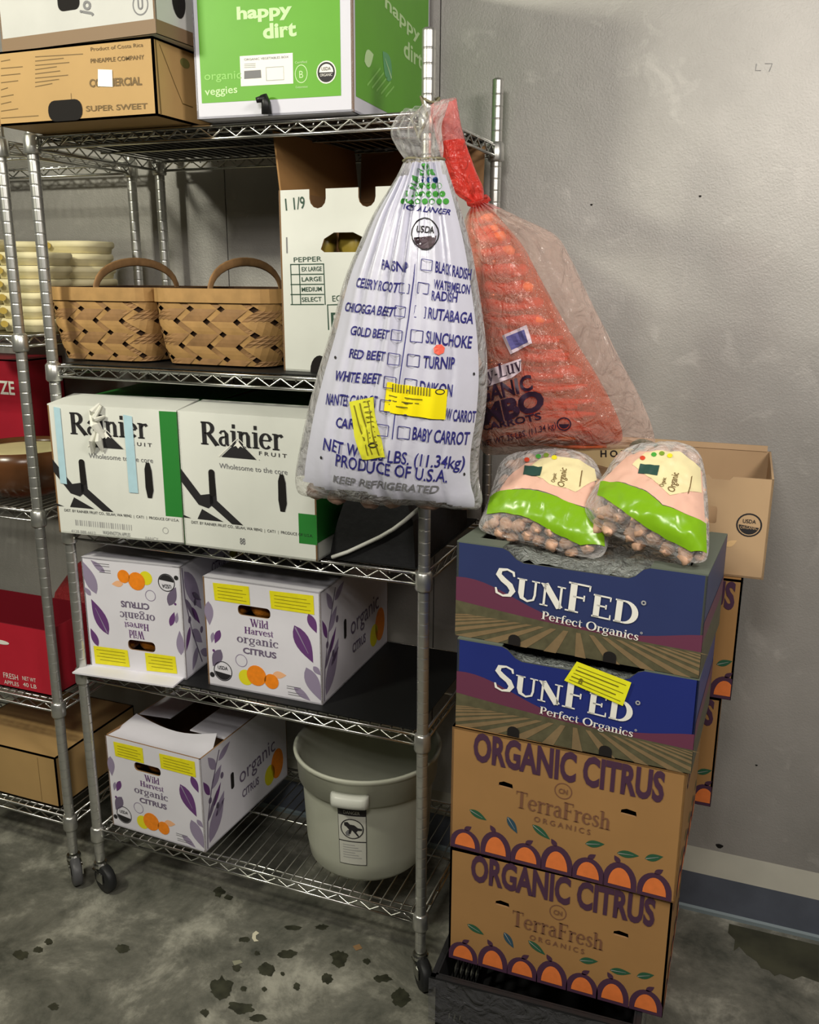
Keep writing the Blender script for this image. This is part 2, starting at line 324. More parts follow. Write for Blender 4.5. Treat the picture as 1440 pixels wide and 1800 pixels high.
PINK = mat('purple_brown_ink', (74, 46, 68), 0.6); TORG = mat('terra_orange', (226, 122, 60), 0.6, 0, .06, 80); TLEAF = mat('dark_leaf_ink', (42, 88, 62), 0.6); TLEAFB = mat('blue_leaf_ink', (46, 76, 92), 0.6)
TINK = mat('faded_brown_ink', (122, 84, 62), 0.6)
WFILM = mat('white_poly_print', (206, 206, 220), 0.25, 0, 0, 1, 0.35, 26, 0.6)
BLUEINK = mat('indigo_ink', (46, 44, 120), 0.45); GINK = mat('green_ink', (72, 158, 62), 0.45); BINK = mat('teal_blue_ink', (30, 70, 130), 0.45)
CLEAR = film('clear_film', (0.94, 0.93, 0.91), 0.12, 0.08, fold=0.9, fs=34)
MILKY = film('milky_film', (0.97, 0.90, 0.87), 0.17, 0.05, (226, 204, 190), fold=1.0, fs=24)
REDF = film('red_net_film', (1.0, 0.52, 0.34), 0.16, 0.2, (218, 102, 62), net=300, fold=0.5)
REDT = film('red_gathered_film', (0.95, 0.5, 0.45), 0.45, 0.2, (238, 76, 66), net=0, fold=0.9, fs=30)
REDC = film('pink_clear_film', (0.97, 0.8, 0.78), 0.22, 0.15, (236, 170, 168), fold=0.9, fs=40)
# ------------------------------------------------------------------ room
def wallmat():
    m = bpy.data.materials.new('aluminium_wall'); m.use_nodes = True; nt = m.node_tree; N = nt.nodes; L = nt.links; b = N['Principled BSDF']
    b.inputs['Metallic'].default_value = 0.3; b.inputs['Roughness'].default_value = 0.5
    tc = N.new('ShaderNodeTexCoord'); n = N.new('ShaderNodeTexNoise'); n.inputs['Scale'].default_value = 2.2; n.inputs['Detail'].default_value = 8; n.inputs['Roughness'].default_value = 0.62
    L.new(tc.outputs['Object'], n.inputs['Vector'])
    r = N.new('ShaderNodeValToRGB'); r.color_ramp.elements[0].position = 0.3; r.color_ramp.elements[1].position = 0.72
    r.color_ramp.elements[0].color = (0.34, 0.328, 0.305, 1); r.color_ramp.elements[1].color = (0.48, 0.462, 0.435, 1)
    L.new(n.outputs['Fac'], r.inputs['Fac'])
    # chalky scuffs low down and speckle
    n3 = N.new('ShaderNodeTexNoise'); n3.inputs['Scale'].default_value = 14; n3.inputs['Detail'].default_value = 9; n3.inputs['Distortion'].default_value = 0.8; L.new(tc.outputs['Object'], n3.inputs['Vector'])
    r3 = N.new('ShaderNodeValToRGB'); r3.color_ramp.elements[0].position = 0.60; r3.color_ramp.elements[1].position = 0.78
    r3.color_ramp.elements[0].color = (0, 0, 0, 1); r3.color_ramp.elements[1].color = (0.45, 0.45, 0.45, 1); L.new(n3.outputs['Fac'], r3.inputs['Fac'])
    mx = N.new('ShaderNodeMix'); mx.data_type = 'RGBA'; L.new(r3.outputs['Color'], mx.inputs['Factor']); L.new(r.outputs['Color'], mx.inputs['A']); mx.inputs['B'].default_value = (0.62, 0.60, 0.56, 1)
    L.new(mx.outputs['Result'], b.inputs['Base Color'])
    n2 = N.new('ShaderNodeTexNoise'); n2.inputs['Scale'].default_value = 260; n2.inputs['Detail'].default_value = 3; L.new(tc.outputs['Object'], n2.inputs['Vector'])
    bp = N.new('ShaderNodeBump'); bp.inputs['Strength'].default_value = 0.35; bp.inputs['Distance'].default_value = 0.002; L.new(n2.outputs['Fac'], bp.inputs['Height'])
    n4 = N.new('ShaderNodeTexNoise'); n4.inputs['Scale'].default_value = 3.0; L.new(tc.outputs['Object'], n4.inputs['Vector'])
    bp2 = N.new('ShaderNodeBump'); bp2.inputs['Strength'].default_value = 0.35; bp2.inputs['Distance'].default_value = 0.02; L.new(n4.outputs['Fac'], bp2.inputs['Height'])
    L.new(bp.outputs['Normal'], bp2.inputs['Normal']); L.new(bp2.outputs['Normal'], b.inputs['Normal'])
    return m
def floormat():
    m = bpy.data.materials.new('stained_concrete'); m.use_nodes = True; nt = m.node_tree; N = nt.nodes; L = nt.links; b = N['Principled BSDF']
    tc = N.new('ShaderNodeTexCoord')
    def nz(s, d=8, di=0.0, rr=0.6):
        n = N.new('ShaderNodeTexNoise'); n.inputs['Scale'].default_value = s; n.inputs['Detail'].default_value = d; n.inputs['Distortion'].default_value = di; n.inputs['Roughness'].default_value = rr
        L.new(tc.outputs['Object'], n.inputs['Vector']); return n
    a = nz(4.5, 10, 0.25, 0.72); r = N.new('ShaderNodeValToRGB'); e = r.color_ramp.elements
    e[0].position = 0.36; e[0].color = (0.075, 0.078, 0.062, 1); e[1].position = 0.66; e[1].color = (0.42, 0.41, 0.34, 1); k = e.new(0.52); k.color = (0.18, 0.178, 0.145, 1)
    L.new(a.outputs['Fac'], r.inputs['Fac'])
    c = nz(17, 6, 0.3); r2 = N.new('ShaderNodeValToRGB'); r2.color_ramp.elements[0].position = 0.34; r2.color_ramp.elements[1].position = 0.40
    r2.color_ramp.elements[0].color = (1, 1, 1, 1); r2.color_ramp.elements[1].color = (0, 0, 0, 1); L.new(c.outputs['Fac'], r2.inputs['Fac'])
    mx = N.new('ShaderNodeMix'); mx.data_type = 'RGBA'; mu = N.new('ShaderNodeMath'); mu.operation = 'MULTIPLY'; mu.inputs[1].default_value = .3; L.new(r2.outputs['Color'], mu.inputs[0]); L.new(mu.outputs[0], mx.inputs['Factor']); L.new(r.outputs['Color'], mx.inputs['A']); mx.inputs['B'].default_value = (0.05, 0.05, 0.04, 1)
    L.new(mx.outputs['Result'], b.inputs['Base Color'])
    rg = nz(5); mr = N.new('ShaderNodeMapRange'); mr.inputs['To Min'].default_value = 0.35; mr.inputs['To Max'].default_value = 0.75; L.new(rg.outputs['Fac'], mr.inputs['Value']); L.new(mr.outputs['Result'], b.inputs['Roughness'])
    f = nz(60, 6); bp = N.new('ShaderNodeBump'); bp.inputs['Strength'].default_value = 0.4; bp.inputs['Distance'].default_value = 0.004; L.new(f.outputs['Fac'], bp.inputs['Height']); L.new(bp.outputs['Normal'], b.inputs['Normal'])
    return m
WM = wallmat(); FM = floormat()
XL, XR, YF, HT = -2.4, 3.8, -3.4, 2.62
mb = MB(); SEAM = mat('seam_shadow_gap', (52, 52, 48), 0.7, 0.3)
PX = [XL, -1.35, -0.60, 0.15, 0.75, XR]
for i in range(len(PX) - 1):
    mb.cbox((PX[i] + 0.0015, WALL, 0), (PX[i + 1] - 0.0015, WALL + 0.03, HT), WM)
mb.cbox((XL, WALL + 0.006, 0), (XR, WALL + 0.06, HT), SEAM)
FW = Fr((0, WALL, 0), (1, 0, 0), (0, 0, 1))
for u, v, s in ((1265, 1487, .009), (1231, 345, .003), (1040, 360, .003), (1330, 1345, .003)):   # small dents
    a, b = FW.px(u, v); face(mb, FW, [(a + s * cos(t) * (1 + .3 * sin(3 * t)), b + s * .7 * sin(t)) for t in [i * .63 for i in range(10)]], DARKH, 2)
for p in (((1330, 112), (1328, 124), (1338, 124)), ((1345, 112), (1358, 112), (1352, 126))):         # pencil scrawl
    line(mb, FW, [FW.px(*q) for q in p], 0.0012, GREYINK, 2)
struct(mb, 'wall_back')
for nm, a, b in (('wall_left', (XL - .05, YF, 0), (XL, WALL, HT)), ('wall_right', (XR, YF, 0), (XR + .05, WALL, HT)), ('wall_front', (XL, YF - .05, 0), (XR, YF, HT))):
    mb = MB(); mb.cbox(a, b, mat('dull_panel', (70, 70, 64), .6, .2)); struct(mb, nm)
mb = MB(); mb.cbox((XL, YF, HT), (XR, WALL, HT + .05), mat('ceiling_grey', (84, 84, 78), 0.6)); struct(mb, 'ceiling')
mb = MB(); mb.cbox((XL, YF, -.05), (XR, WALL, 0), FM)
STAIN = mat('floor_stain', (58, 59, 46), 0.5, 0, 0.4, 40); STAINW = mat('floor_damp', (66, 66, 50), 0.35, 0, 0.35, 12)
FF = Fr((0, 0, 0), (1, 0, 0), (0, 1, 0))
def blob(u, v, ru, rv, m, lay=2, n=34, rough=0.35, sd=0):
    face(mb, FF, [FF.px(u + ru * cos(t) * (1 + rough * (noise.noise(V((cos(t) * 1.6, sin(t) * 1.6, sd))) + .8 * noise.noise(V((cos(t) * 4, sin(t) * 4, sd))))), v + rv * sin(t) * (1 + rough * (noise.noise(V((cos(t) * 1.6, sin(t) * 1.6, sd + 9))) + .8 * noise.noise(V((cos(t) * 4, sin(t) * 4, sd + 5)))))) for t in [-2 * pi * i / n for i in range(n)]], m, lay)
for k, (u, v, ru, rv) in enumerate(((38, 1678, 15, 8), (67, 1670, 9, 5), (86, 1656, 8, 5), (215, 1668, 12, 7), (95, 1770, 9, 6), (385, 1568, 10, 8), (402, 1578, 8, 4), (514, 1631, 15, 4), (505, 1677, 15, 8), (470, 1705, 15, 12), (416, 1702, 8, 6),
     (430, 1652, 9, 5), (388, 1738, 20, 18), (428, 1738, 6, 5), (465, 1739, 4, 4), (424, 1772, 22, 12), (360, 1780, 8, 6), (455, 1790, 14, 7), (452, 1676, 5, 4), (522, 1735, 6, 6), (595, 1685, 14, 14), (575, 1720, 10, 10), (705, 1755, 16, 14), (672, 1720, 14, 7), (565, 1630, 10, 5), (497, 1712, 4, 4), (645, 1690, 6, 5))):
    blob(u, v, ru, rv, STAIN, 2, sd=k * 3.1, rough=0.42)
ppx(mb, FF, [(1282, 1624), (1440, 1662), (1440, 1727), (1410, 1716), (1395, 1722), (1372, 1712), (1362, 1716), (1352, 1706), (1338, 1702), (1330, 1690), (1312, 1678), (1300, 1664), (1290, 1672), (1292, 1652), (1280, 1640)], STAINW, 1)
CRUMB = mat('crumb_white', (222, 216, 190), 0.7)
ppx(mb, FF, [(444, 1642), (450, 1637), (456, 1641), (450, 1645), (450, 1651), (455, 1655), (447, 1656), (443, 1650)], CRUMB, 3)
ppx(mb, FF, [(408, 1690), (422, 1688), (427, 1693), (412, 1698)], mat('crumb_grey', (150, 150, 128), .7), 3)
ppx(mb, FF, [(620, 1664), (632, 1660), (637, 1668), (626, 1672)], mat('crumb_tan', (160, 126, 88), .7), 3)
struct(mb, 'floor')
mb = MB(); CURB = mat('blue_grey_curb', (96, 102, 114), 0.5, 0.1, 0.15, 12); COVE = mat('pale_cove', (172, 170, 156), 0.6, 0.1, 0.06, 12); SEAL = mat('curb_seal', (132, 146, 150), 0.5)
y0, y1 = 0.492, WALL
P = [(y0 - .006, 0), (y0 - .006, 0.010), (y0, 0.014), (y0, 0.112), (y1, 0.165), (y1, 0)]
mm = [SEAL, SEAL, CURB, COVE, CURB, CURB]
for i in range(6):
    a, b = P[i], P[(i + 1) % 6]; mb.poly([(XL, a[0], a[1]), (XR, a[0], a[1]), (XR, b[0], b[1]), (XL, b[0], b[1])], mm[i])
o = struct(mb, 'baseboard_back')
# ------------------------------------------------------------------ wire shelving
def post_mb(x, y, z0, z1):
    mb = MB(); pr = [(0.0118, z0), (0.0127, z0 + .002)]; z = z0 + 0.0254
    while z < z1 - .012:
        pr += [(0.0127, z - .0030), (0.0127, z - .0012), (0.0122, z - .0004), (0.0122, z + .0004), (0.0127, z + .0012), (0.0127, z + .0030)]; z += 0.0254
    pr += [(0.0127, z1 - .006), (0.0122, z1 - .002), (0.009, z1)]
    mb.lathe((x, y, 0), pr, CHROME_D, 14); return mb
def shelf_mb(x0, x1, z, dr=0.030):
    mb = MB(); y0, y1 = 0.0, RD; r = 0.0034
    for zz in (z - r, z - dr + r):
        for a, b in (((x0, y0, zz), (x1, y0, zz)), ((x0, y1, zz), (x1, y1, zz)), ((x0, y0, zz), (x0, y1, zz)), ((x1, y0, zz), (x1, y1, zz))): mb.tube([a, b], r, CHROME, 8)
    def zig(a, b, n):
        a, b = V(a), V(b); pts = []
        for i in range(2 * n + 1):
            t = i / (2 * n); q = a.lerp(b, t); pts.append((q.x, q.y, z - .006 if i % 2 else z - dr + .006))
        mb.tube(pts, 0.0021, CHROME, 6)
    n = round((x1 - x0) / 0.058); e = 0.018
    zig((x0 + e, y0, 0), (x1 - e, y0, 0), n); zig((x0 + e, y1, 0), (x1 - e, y1, 0), n); m_ = round(RD / 0.058)
    zig((x0, y0 + e, 0), (x0, y1 - e, 0), m_); zig((x1, y0 + e, 0), (x1, y1 - e, 0), m_)
    for y in (0.027, RD / 2, RD - 0.027): mb.tube([(x0, y, z - .0095), (x1, y, z - .0095)], 0.003, CHROME, 6)
    k = int((x1 - x0) / 0.0254)
    for i in range(1, k):
        x = x0 + (x1 - x0) * i / k; mb.tube([(x, y0 + .004, z - .012), (x, y0 + .008, z - .0045), (x, y1 - .008, z - .0045), (x, y1 - .004, z - .012)], 0.0019, CHROME, 5)
    return mb
RUB = mat('caster_rubber', (34, 35, 36), 0.5); CAST = mat('caster_grey', (84, 84, 86), 0.45)
def caster(parent, x, y, ang, zt, rm=RUB):
    mb = MB(); mb.lathe((x, y, 0), [(0.0165, zt - .004), (0.019, zt - .008), (0.019, zt - .016), (0.012, zt - .018), (.012, zt - .024), (.016, zt - .026)], CHROME, 16)
    d = V((cos(ang), sin(ang), 0)); s = V((-sin(ang), cos(ang), 0)); c = V((x, y, 0.0385)) + d * 0.02
    for k in (-1, 1): mb.box(c + s * (k * .016) - s * .0015 - d * .018 - V((0, 0, .006)), d * .03, s * .003, V((0, 0, zt - .025 - .0325)), CHROME)
    mb.box(V((x, y, zt - .027)) - d * .016 - s * .0175, d * .036, s * .035, V((0, 0, .003)), CHROME)
    f = mb.build('caster', parent)
    w_ = MB(); n = 22; vs = []
    for i, (r, t) in enumerate(((.012, -.0125), (.034, -.0125), (.038, -.008), (.038, .008), (.034, .0125), (.012, .0125))):
        for k in range(n): vs.append(c + s * t + d * (r * cos(2 * pi * k / n)) + V((0, 0, r * sin(2 * pi * k / n))))
    fs = [(i * n + k, i * n + (k + 1) % n, (i + 1) * n + (k + 1) % n, (i + 1) * n + k) for i in range(5) for k in range(n)] + [tuple(range(n)), tuple(5 * n + k for k in range(n))]
    w_.add(vs, fs, rm); w_.build('wheel', f, True)
def rack(label, x0, x1, zs, zt, angs, rm=RUB):
    t = thing('wire_shelving_rack', label, 'shelving', ((x0 + x1) / 2, RD / 2, 0))
    zb = 0.085
    for i, (x, y) in enumerate(((x0, 0), (x1, 0), (x0, RD), (x1, RD))):
        p = post_mb(x, y, zb, zt).build('post', t, True)
        for z in zs:
            mb = MB(); mb.lathe((x, y, 0), [(.0133, z + .004), (.0175, z - .001), (.0185, z - .034), (.0165, z - .038), (.0133, z - .038)], CHROME_D, 16); mb.build('collar', p, True)
        caster(t, x, y, angs[i], zb, rm)
    for z in zs: shelf_mb(x0, x1, z).build('wire_shelf', t, True)
    return t
rack('chrome wire shelving rack on casters standing left of the stacked cartons, five shelves of boxes', 0, RW, (Z1, Z2, Z3, Z4, Z5), 2.024, (rad(-20), rad(-50), 1.2, 2.2))
LX1 = -0.090; LX0 = LX1 - RW; LZ = (1.885, 1.462, 1.040, 0.528, 0.195)
rack('chrome wire shelving rack cut off by the left edge of the photo', LX0, LX1, LZ, 2.024, (0.4, rad(-40), 1.2, 2.2), CAST)
def liner(z, x0, x1, label):
    mb = MB(); mb.cbox((x0, 0.012, z + .0005), (x1, RD - .012, z + .003), MATTEB); single(mb, 'shelf_liner', label, 'shelf liner', ((x0 + x1) / 2, RD / 2, z + .0005))
e = .02
liner(Z1, e, RW - e, 'black liner sheet on the top wire shelf under the green carton')
liner(Z2, e, RW - e, 'black liner sheet on the wire shelf under the two woven baskets')
liner(Z3, e, RW - e, 'black liner sheet on the wire shelf under the green and white apple cartons')
liner(Z4, e, RW - e, 'black liner sheet on the wire shelf with the two citrus cartons side by side')
LT = 0.0035
# ------------------------------------------------------------------ top shelf cartons
B = Bx(.452, -.043, Z1 + LT, 4.0, .324, .50, .34)
t = thing('produce_carton', 'large lime green carton with pale two-line lettering on the top shelf', 'box', B.base(), B.yaw)
def pr(mb):
    F = B.front; face(mb, F, rect(.012, .028, B.w - .024, B.h - .01), GREEN)
    tpx(mb, F, 'happy', (417, 34), (514, 26), (417, 12), GREENL, .04); tpx(mb, F, 'dirt', (463, 68), (522, 62), (463, 42), GREENL, .04)
    tpx(mb, F, 'organic', (360, 141), (425, 138), (360, 126), GREENM, .01); tpx(mb, F, 'veggies', (361, 168), (418, 163), (361, 154), GREENL, .01)
    ppx(mb, F, [(424, 152), (516, 147), (515, 93), (422, 99)], WINK, 2)
    ppx(mb, F, [(430, 139), (460, 137), (459, 123), (430, 125)], GREYINK, 3); tpx(mb, F, 'ORGANIC VEGETABLES BOX', (430, 107), (508, 102), (430, 103), GREYINK, 0, 3)
    for k in range(3): line(mb, F, [F.px(430, 113 + 3 * k), F.px(450, 112 + 3 * k)], .001, PALEINK, 3)
    a, b = F.px(469, 142); c, d = F.px(499, 117); line(mb, F, rect(a, b, c, d) + [(a, b)], .001, PALEINK, 3)
    a, b = F.px(574, 127); r_ = .0195; face(mb, F, ell(a, b, r_, r_), WINK, 2); ring(mb, F, a, b, r_ * .8, r_ * .8, .003, INK, 3); face(mb, F, ell(a, b, r_ * .72, r_ * .72, 14, pi, 2 * pi + .2), INK, 3)
    text(mb, F, 'USDA', (a - .009, b + .003), (a + .009, b + .003), .006, INK, 0, 4); text(mb, F, 'ORGANIC', (a - .012, b - .007), (a + .012, b - .007), .005, WINK, 0, 4)
    a, b = F.px(530, 130); ring(mb, F, a, b, .012, .015, .0015, GREENL, 2); text(mb, F, 'B', (a - .004, b - .007), (a + .004, b - .007), .013, GREENL, 0, 2); text(mb, F, 'Certified', (a - .012, b + .018), (a + .012, b + .018), .004, GREENL); text(mb, F, 'Corporation', (a - .012, b - .024), (a + .012, b - .024), .004, GREENL)
    R_ = B.right; face(mb, R_, rect(.012, .028, B.d - .012, B.h - .01), GREEN)
    tpx(mb, R_, 'happy', (676, 12), (737, 74), (676, -14), GREENL, .02); tpx(mb, R_, 'dirt', (709, 98), (742, 122), (709, 66), GREENL, .02)
    GB = mat('green_blue_print', (96, 166, 110), .5)
    leaf(mb, R_, R_.px(688, 140), R_.px(672, 90), .05, GB, 2, GREENL); leaf(mb, R_, R_.px(640, 108), R_.px(656, 96), .03, GREENL, 2)
    for k in range(5): line(mb, R_, [R_.px(645 + 8 * k, 150 + 5 * k), R_.px(668 + 6 * k, 120 + 8 * k)], .004, GREENM, 2)
carton(B, LAV, KRAFTD, pr).build('body', t)
mb = MB(); q = B.front.px(474, 205); mb.tube([B.front.pt(q[0], 0.001, .012), B.front.pt(q[0], .02, .014), B.front.pt(q[0] - .004, .034, .016)], [.010, .009, .007], BLACK, 10); mb.tube([B.front.pt(q[0], .028, .016), B.front.pt(q[0] - .016, .024, .022)], [.007, .005], BLACK, 8)
single(mb, 'shelf_clip', 'small black clip on the shelf edge under the green carton', 'clip', B.front.pt(q[0], 0, .012), smooth=True)
B1 = Bx(.018, -.106, Z1 + LT, 0, .387, .33, .137)
t = thing('produce_carton', 'long ochre cardboard carton marked SUPER SWEET, on the top shelf at left', 'box', B1.base(), 0)
def pr(mb):
    F = B1.front
    tpx(mb, F, 'SUPER SWEET', (152, 196), (260, 191), (152, 186), BROWNINK, .015); tpx(mb, F, 'Product of Costa Rica', (160, 90), (252, 82), (160, 83), BROWNINK)
    tpx(mb, F, 'PINEAPPLE COMPANY', (160, 111), (254, 104), (160, 103), BROWNINK, .01); tpx(mb, F, 'COMMERCIAL', (158, 153), (250, 149), (158, 139), BROWNINK, .03)
    for k in range(8): line(mb, F, [F.px(62, 100 + 7.5 * k), F.px(62 + (84, 50, 60, 38, 44, 58, 42, 30)[k], 98 + 7.4 * k - 3)], .0016, BROWNINK)
    for k in range(9): line(mb, F, [F.px(2, 108 + 12.5 * k), F.px(2 + (16, 38, 34, 30, 12, 22, 18, 30, 66)[k], 108 + 12.3 * k - 3)], .0016, BROWNINK)
    ppx(mb, F, [(173, 152), (199, 153), (198, 123), (173, 122)], WINK, 3)
    line(mb, F, [F.px(126, 178), F.px(125, 164)], .0012, BROWNINK)
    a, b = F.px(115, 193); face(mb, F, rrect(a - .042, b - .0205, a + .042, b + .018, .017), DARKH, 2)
    R_ = B1.right; line(mb, R_, [(.012, .003), (.008, B1.h - .004)], .004, BROWNINK); line(mb, R_, [(.02, B1.h - .01), (.06, B1.h * .5), (.085, B1.h * .25), (.12, B1.h * .24)], .002, BROWNINK)
    face(mb, R_, ell(.10, .11, .016, .009), mat('dull_green_ink', (120, 118, 66), .6), 1)
carton(B1, KRAFT2, KRAFTD, pr).build('body', t)
B2 = Bx(.040, -.100, Z1 + LT + .1372, -3, .385, .22, .12)
t = thing('carton_tray', 'white carton tray lying over the ochre carton at the top left', 'box', B2.base(), B2.yaw)
def pr(mb):
    F = B2.front
    for F_, w_ in ((F, B2.w), (B2.right, B2.d)): face(mb, F_, rect(0, 0, w_, .024), mat('brown_tape', (132, 108, 82), .6), 1)
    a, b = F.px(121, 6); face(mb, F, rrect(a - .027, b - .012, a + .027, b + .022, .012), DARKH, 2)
    a, b = F.px(247, 8); ring(mb, F, a, b, .017, .017, .0025, GREYINK); text(mb, F, 'U', (a - .006, b - .008), (a + .006, b - .008), .017, GREYINK, .02)
    tpx(mb, F, 'jo', (158, 28), (160, 2), (178, 26), GREYINK, .03)
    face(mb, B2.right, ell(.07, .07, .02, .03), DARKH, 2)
carton(B2, mat('grey_white_board', (196, 196, 192), .7, 0, .05, 9), KRAFTD, pr).build('body', t)
# ------------------------------------------------------------------ second shelf: baskets, white box
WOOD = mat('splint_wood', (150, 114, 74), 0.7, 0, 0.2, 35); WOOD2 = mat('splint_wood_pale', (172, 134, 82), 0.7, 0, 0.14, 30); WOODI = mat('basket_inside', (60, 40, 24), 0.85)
def basket(label, cx, cy, z, w_, d, h):
    t = thing('splint_basket', label, 'basket', (cx, cy, z), 0, 'woven baskets on the second shelf')
    def S(s, tt, off=0):
        """s around 0..1, tt up 0..1"""
        k = 0.90 + 0.10 * tt; a, b, r = w_ / 2 * k, d / 2 * k, 0.045
        per = [(2 * (a - r), 'x', -1), (pi / 2 * r, 'c', 0), (2 * (b - r), 'y', 1), (pi / 2 * r, 'c', 1), (2 * (a - r), 'x', 1), (pi / 2 * r, 'c', 2), (2 * (b - r), 'y', -1), (pi / 2 * r, 'c', 3)]
        L = sum(p[0] for p in per); q = (s % 1) * L; i = 0
        while q > per[i][0] and i < 7: q -= per[i][0]; i += 1
        sg = [(-(a - r) + q, -b, 0, -1), None, (a, -(b - r) + q, 1, 0), None, (a - r - q, b, 0, 1), None, (-a, b - r - q, -1, 0), None][i]
        if sg is None:
            c0 = [(a - r, -(b - r), -pi / 2), (a - r, b - r, 0), (-(a - r), b - r, pi / 2), (-(a - r), -(b - r), pi)][i // 2]; th = c0[2] + q / r
            sg = (c0[0] + r * cos(th), c0[1] + r * sin(th), cos(th), sin(th))
        bl = 0.008 * sin(pi * tt)
        return V((cx + sg[0] + sg[2] * (off + bl), cy + sg[1] + sg[3] * (off + bl), z + .004 + tt * h))
    mb = MB(); n = 64
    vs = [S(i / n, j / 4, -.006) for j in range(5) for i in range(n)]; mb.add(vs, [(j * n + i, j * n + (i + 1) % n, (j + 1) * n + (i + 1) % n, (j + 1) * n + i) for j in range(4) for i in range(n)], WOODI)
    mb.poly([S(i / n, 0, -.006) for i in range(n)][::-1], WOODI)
    K = 15; P_ = 2 * (w_ + d); step = 1 / K; slope = 1.05 * h / P_ * 1.5; half = step * 0.37
    for fam in (1, -1):
        for k in range(K):
            M_ = 20
            for i in range(M_):
                ta, tb = i / M_, (i + 1) / M_
                def sp(tt, sd):
                    s0 = k * step + fam * slope * tt + (0 if fam == 1 else step * .5); x = (2 * slope * tt / step); ph = pi * (x + (0.5 if fam == 1 else -.5) + k * 1)
                    return S(s0 + sd * half, tt, 0.0014 + 0.0012 * sin(pi * (2 * slope * tt / step) + (0 if fam == 1 else pi) + pi * .5))
                for w0 in range(4):
                    wa, wb_ = -1 + w0 * .5, -.5 + w0 * .5; mb.poly([sp(ta, wa), sp(ta, wb_), sp(tb, wb_), sp(tb, wa)], WOOD if fam == 1 else WOOD2)
    mb.build('woven_body', t)
    mb = MB()
    for j0, j1, off in ((.82, 1.0, .0062),):
        N_ = 72; vs = []
        for o_, tt in ((off, j0), (off + .0016, j0), (off + .0016, j1), (off, j1)): vs += [S(i / N_, tt, o_) for i in range(N_)]
        for r_ in range(4): mb.add(vs, [(r_ * N_ + i, r_ * N_ + (i + 1) % N_, ((r_ + 1) % 4) * N_ + (i + 1) % N_, ((r_ + 1) % 4) * N_ + i) for i in range(N_)], WOOD2 if r_ == 1 else WOOD)
    mb.build('rim_band', t)
    mb = MB(); pts = []
    for i in range(17):
        th = pi * i / 16; pts.append((cx, cy - (d / 2 - .012) * cos(th), z + h * .92 + 0.075 * sin(th) ** .8))
    mb.tube(pts, .010, WOOD, 8, True, .35)
    mb.build('handle', t, True)
basket('light woven splint basket at the left end of the second shelf', .082, .225, Z2 + LT, .275, .34, .165)
basket('woven splint basket between the other basket and the white pepper box', .388, .225, Z2 + LT, .30, .34, .165)
B = Bx(.566, .065, Z2 + LT, -4, .31, .36, .365)
t = thing('produce_carton', 'tall white carton marked 1 1/9 behind the hanging white bag', 'box', B.base(), B.yaw)
F = B.front
def notch(u, v, r=.018):
    a, b = F.px(u, v); return a, r
a1, a2 = F.px(558, 332)[0], F.px(645, 326)[0]; H = B.h
out = [(0, 0), (B.w, 0), (B.w, H)]
for a in (a2, a1):
    r = .019; out += [(a + r, H), (a + r, H - .018)] + [(a + r * cos(t_), H - .018 + r * sin(t_)) for t_ in (-.5, -1.05, -1.57, -2.09, -2.64)] + [(a - r, H - .018), (a - r, H)]
out += [(0, H)]
ah, bh = F.px(604, 425)
hole = [(ah - .053, bh - .014), (ah - .045, bh - .02), (ah + .045, bh - .02), (ah + .053, bh - .014), (ah + .045, bh + .008), (ah + .022, bh + .018), (ah - .022, bh + .018), (ah - .045, bh + .006)]
def pr(mb):
    G_ = mat('dark_green_ink', (48, 78, 62), .6)
    tpx(mb, F, '1 1/9', (503, 370), (537, 366), (503, 348), G_, .01); tpx(mb, F, 'PEPPER', (517, 461), (566, 459), (517, 452), G_, 0)
    for k in range(5): line(mb, F, [F.px(511, 465 + 17.6 * k), F.px(570, 464 + 17.8 * k)], .0022, G_)
    for u in (511, 526, 569): line(mb, F, [F.px(u, 464), F.px(u + 3, 536)], .0022, G_)
    for k, s in enumerate(('EX LARGE', 'LARGE', 'MEDIUM', 'SELECT')): tpx(mb, F, s, (531, 477 + 17.8 * k), (566, 476 + 17.8 * k), (531, 469 + 17.8 * k), G_, .01)
    tpx(mb, F, 'EQ', (585, 530), (602, 529), (585, 519), G_); tpx(mb, F, 'F', (583, 575), (597, 575), (583, 548), G_, .01)
    line(mb, F, [F.px(578, 580), F.px(576, 536), F.px(605, 535)], .003, G_); tpx(mb, F, '1', (504, 445), (506, 445), (504, 415), GREYINK)
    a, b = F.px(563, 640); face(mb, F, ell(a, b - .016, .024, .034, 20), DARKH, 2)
mb = carton(B, WHITEB, KRAFTD, pr, top=False, fout=out, fholes=[hole])
mb.build('body', t)
mb = MB(); mb.box(B.p(-.004, .01, H), V((-.012, 0, .115)), B.Y * (B.d - .02), B.X * .004, KRAFT); mb.build('side_flap', t, label='brown upright flap')
mb = MB(); mb.box(B.p(0, B.d - .006, H), B.X * B.w, V((0, .008, .112)), B.Y * .004, KRAFTD); mb.build('back_flap', t)
PEP = mat('yellow_green_skin', (150, 130, 52), .35, 0, .25, 10)
for k in range(3):
    mb = MB(); c = B.p(.075 + .070 * k, .05 + .01 * (k % 2), bh); mb.lump(c, .034, .032, .045, PEP, None, 14, 9, .35, k * 3)
    mb.tube([c + V((0, 0, .038)), c + V((.004, 0, .056))], .004, RGREEN, 6)
    single(mb, 'pepper', 'yellow green pepper inside the tall white carton seen through its hand hole', 'vegetable', c - V((0, 0, .04)), 'peppers in the tall white carton', True)
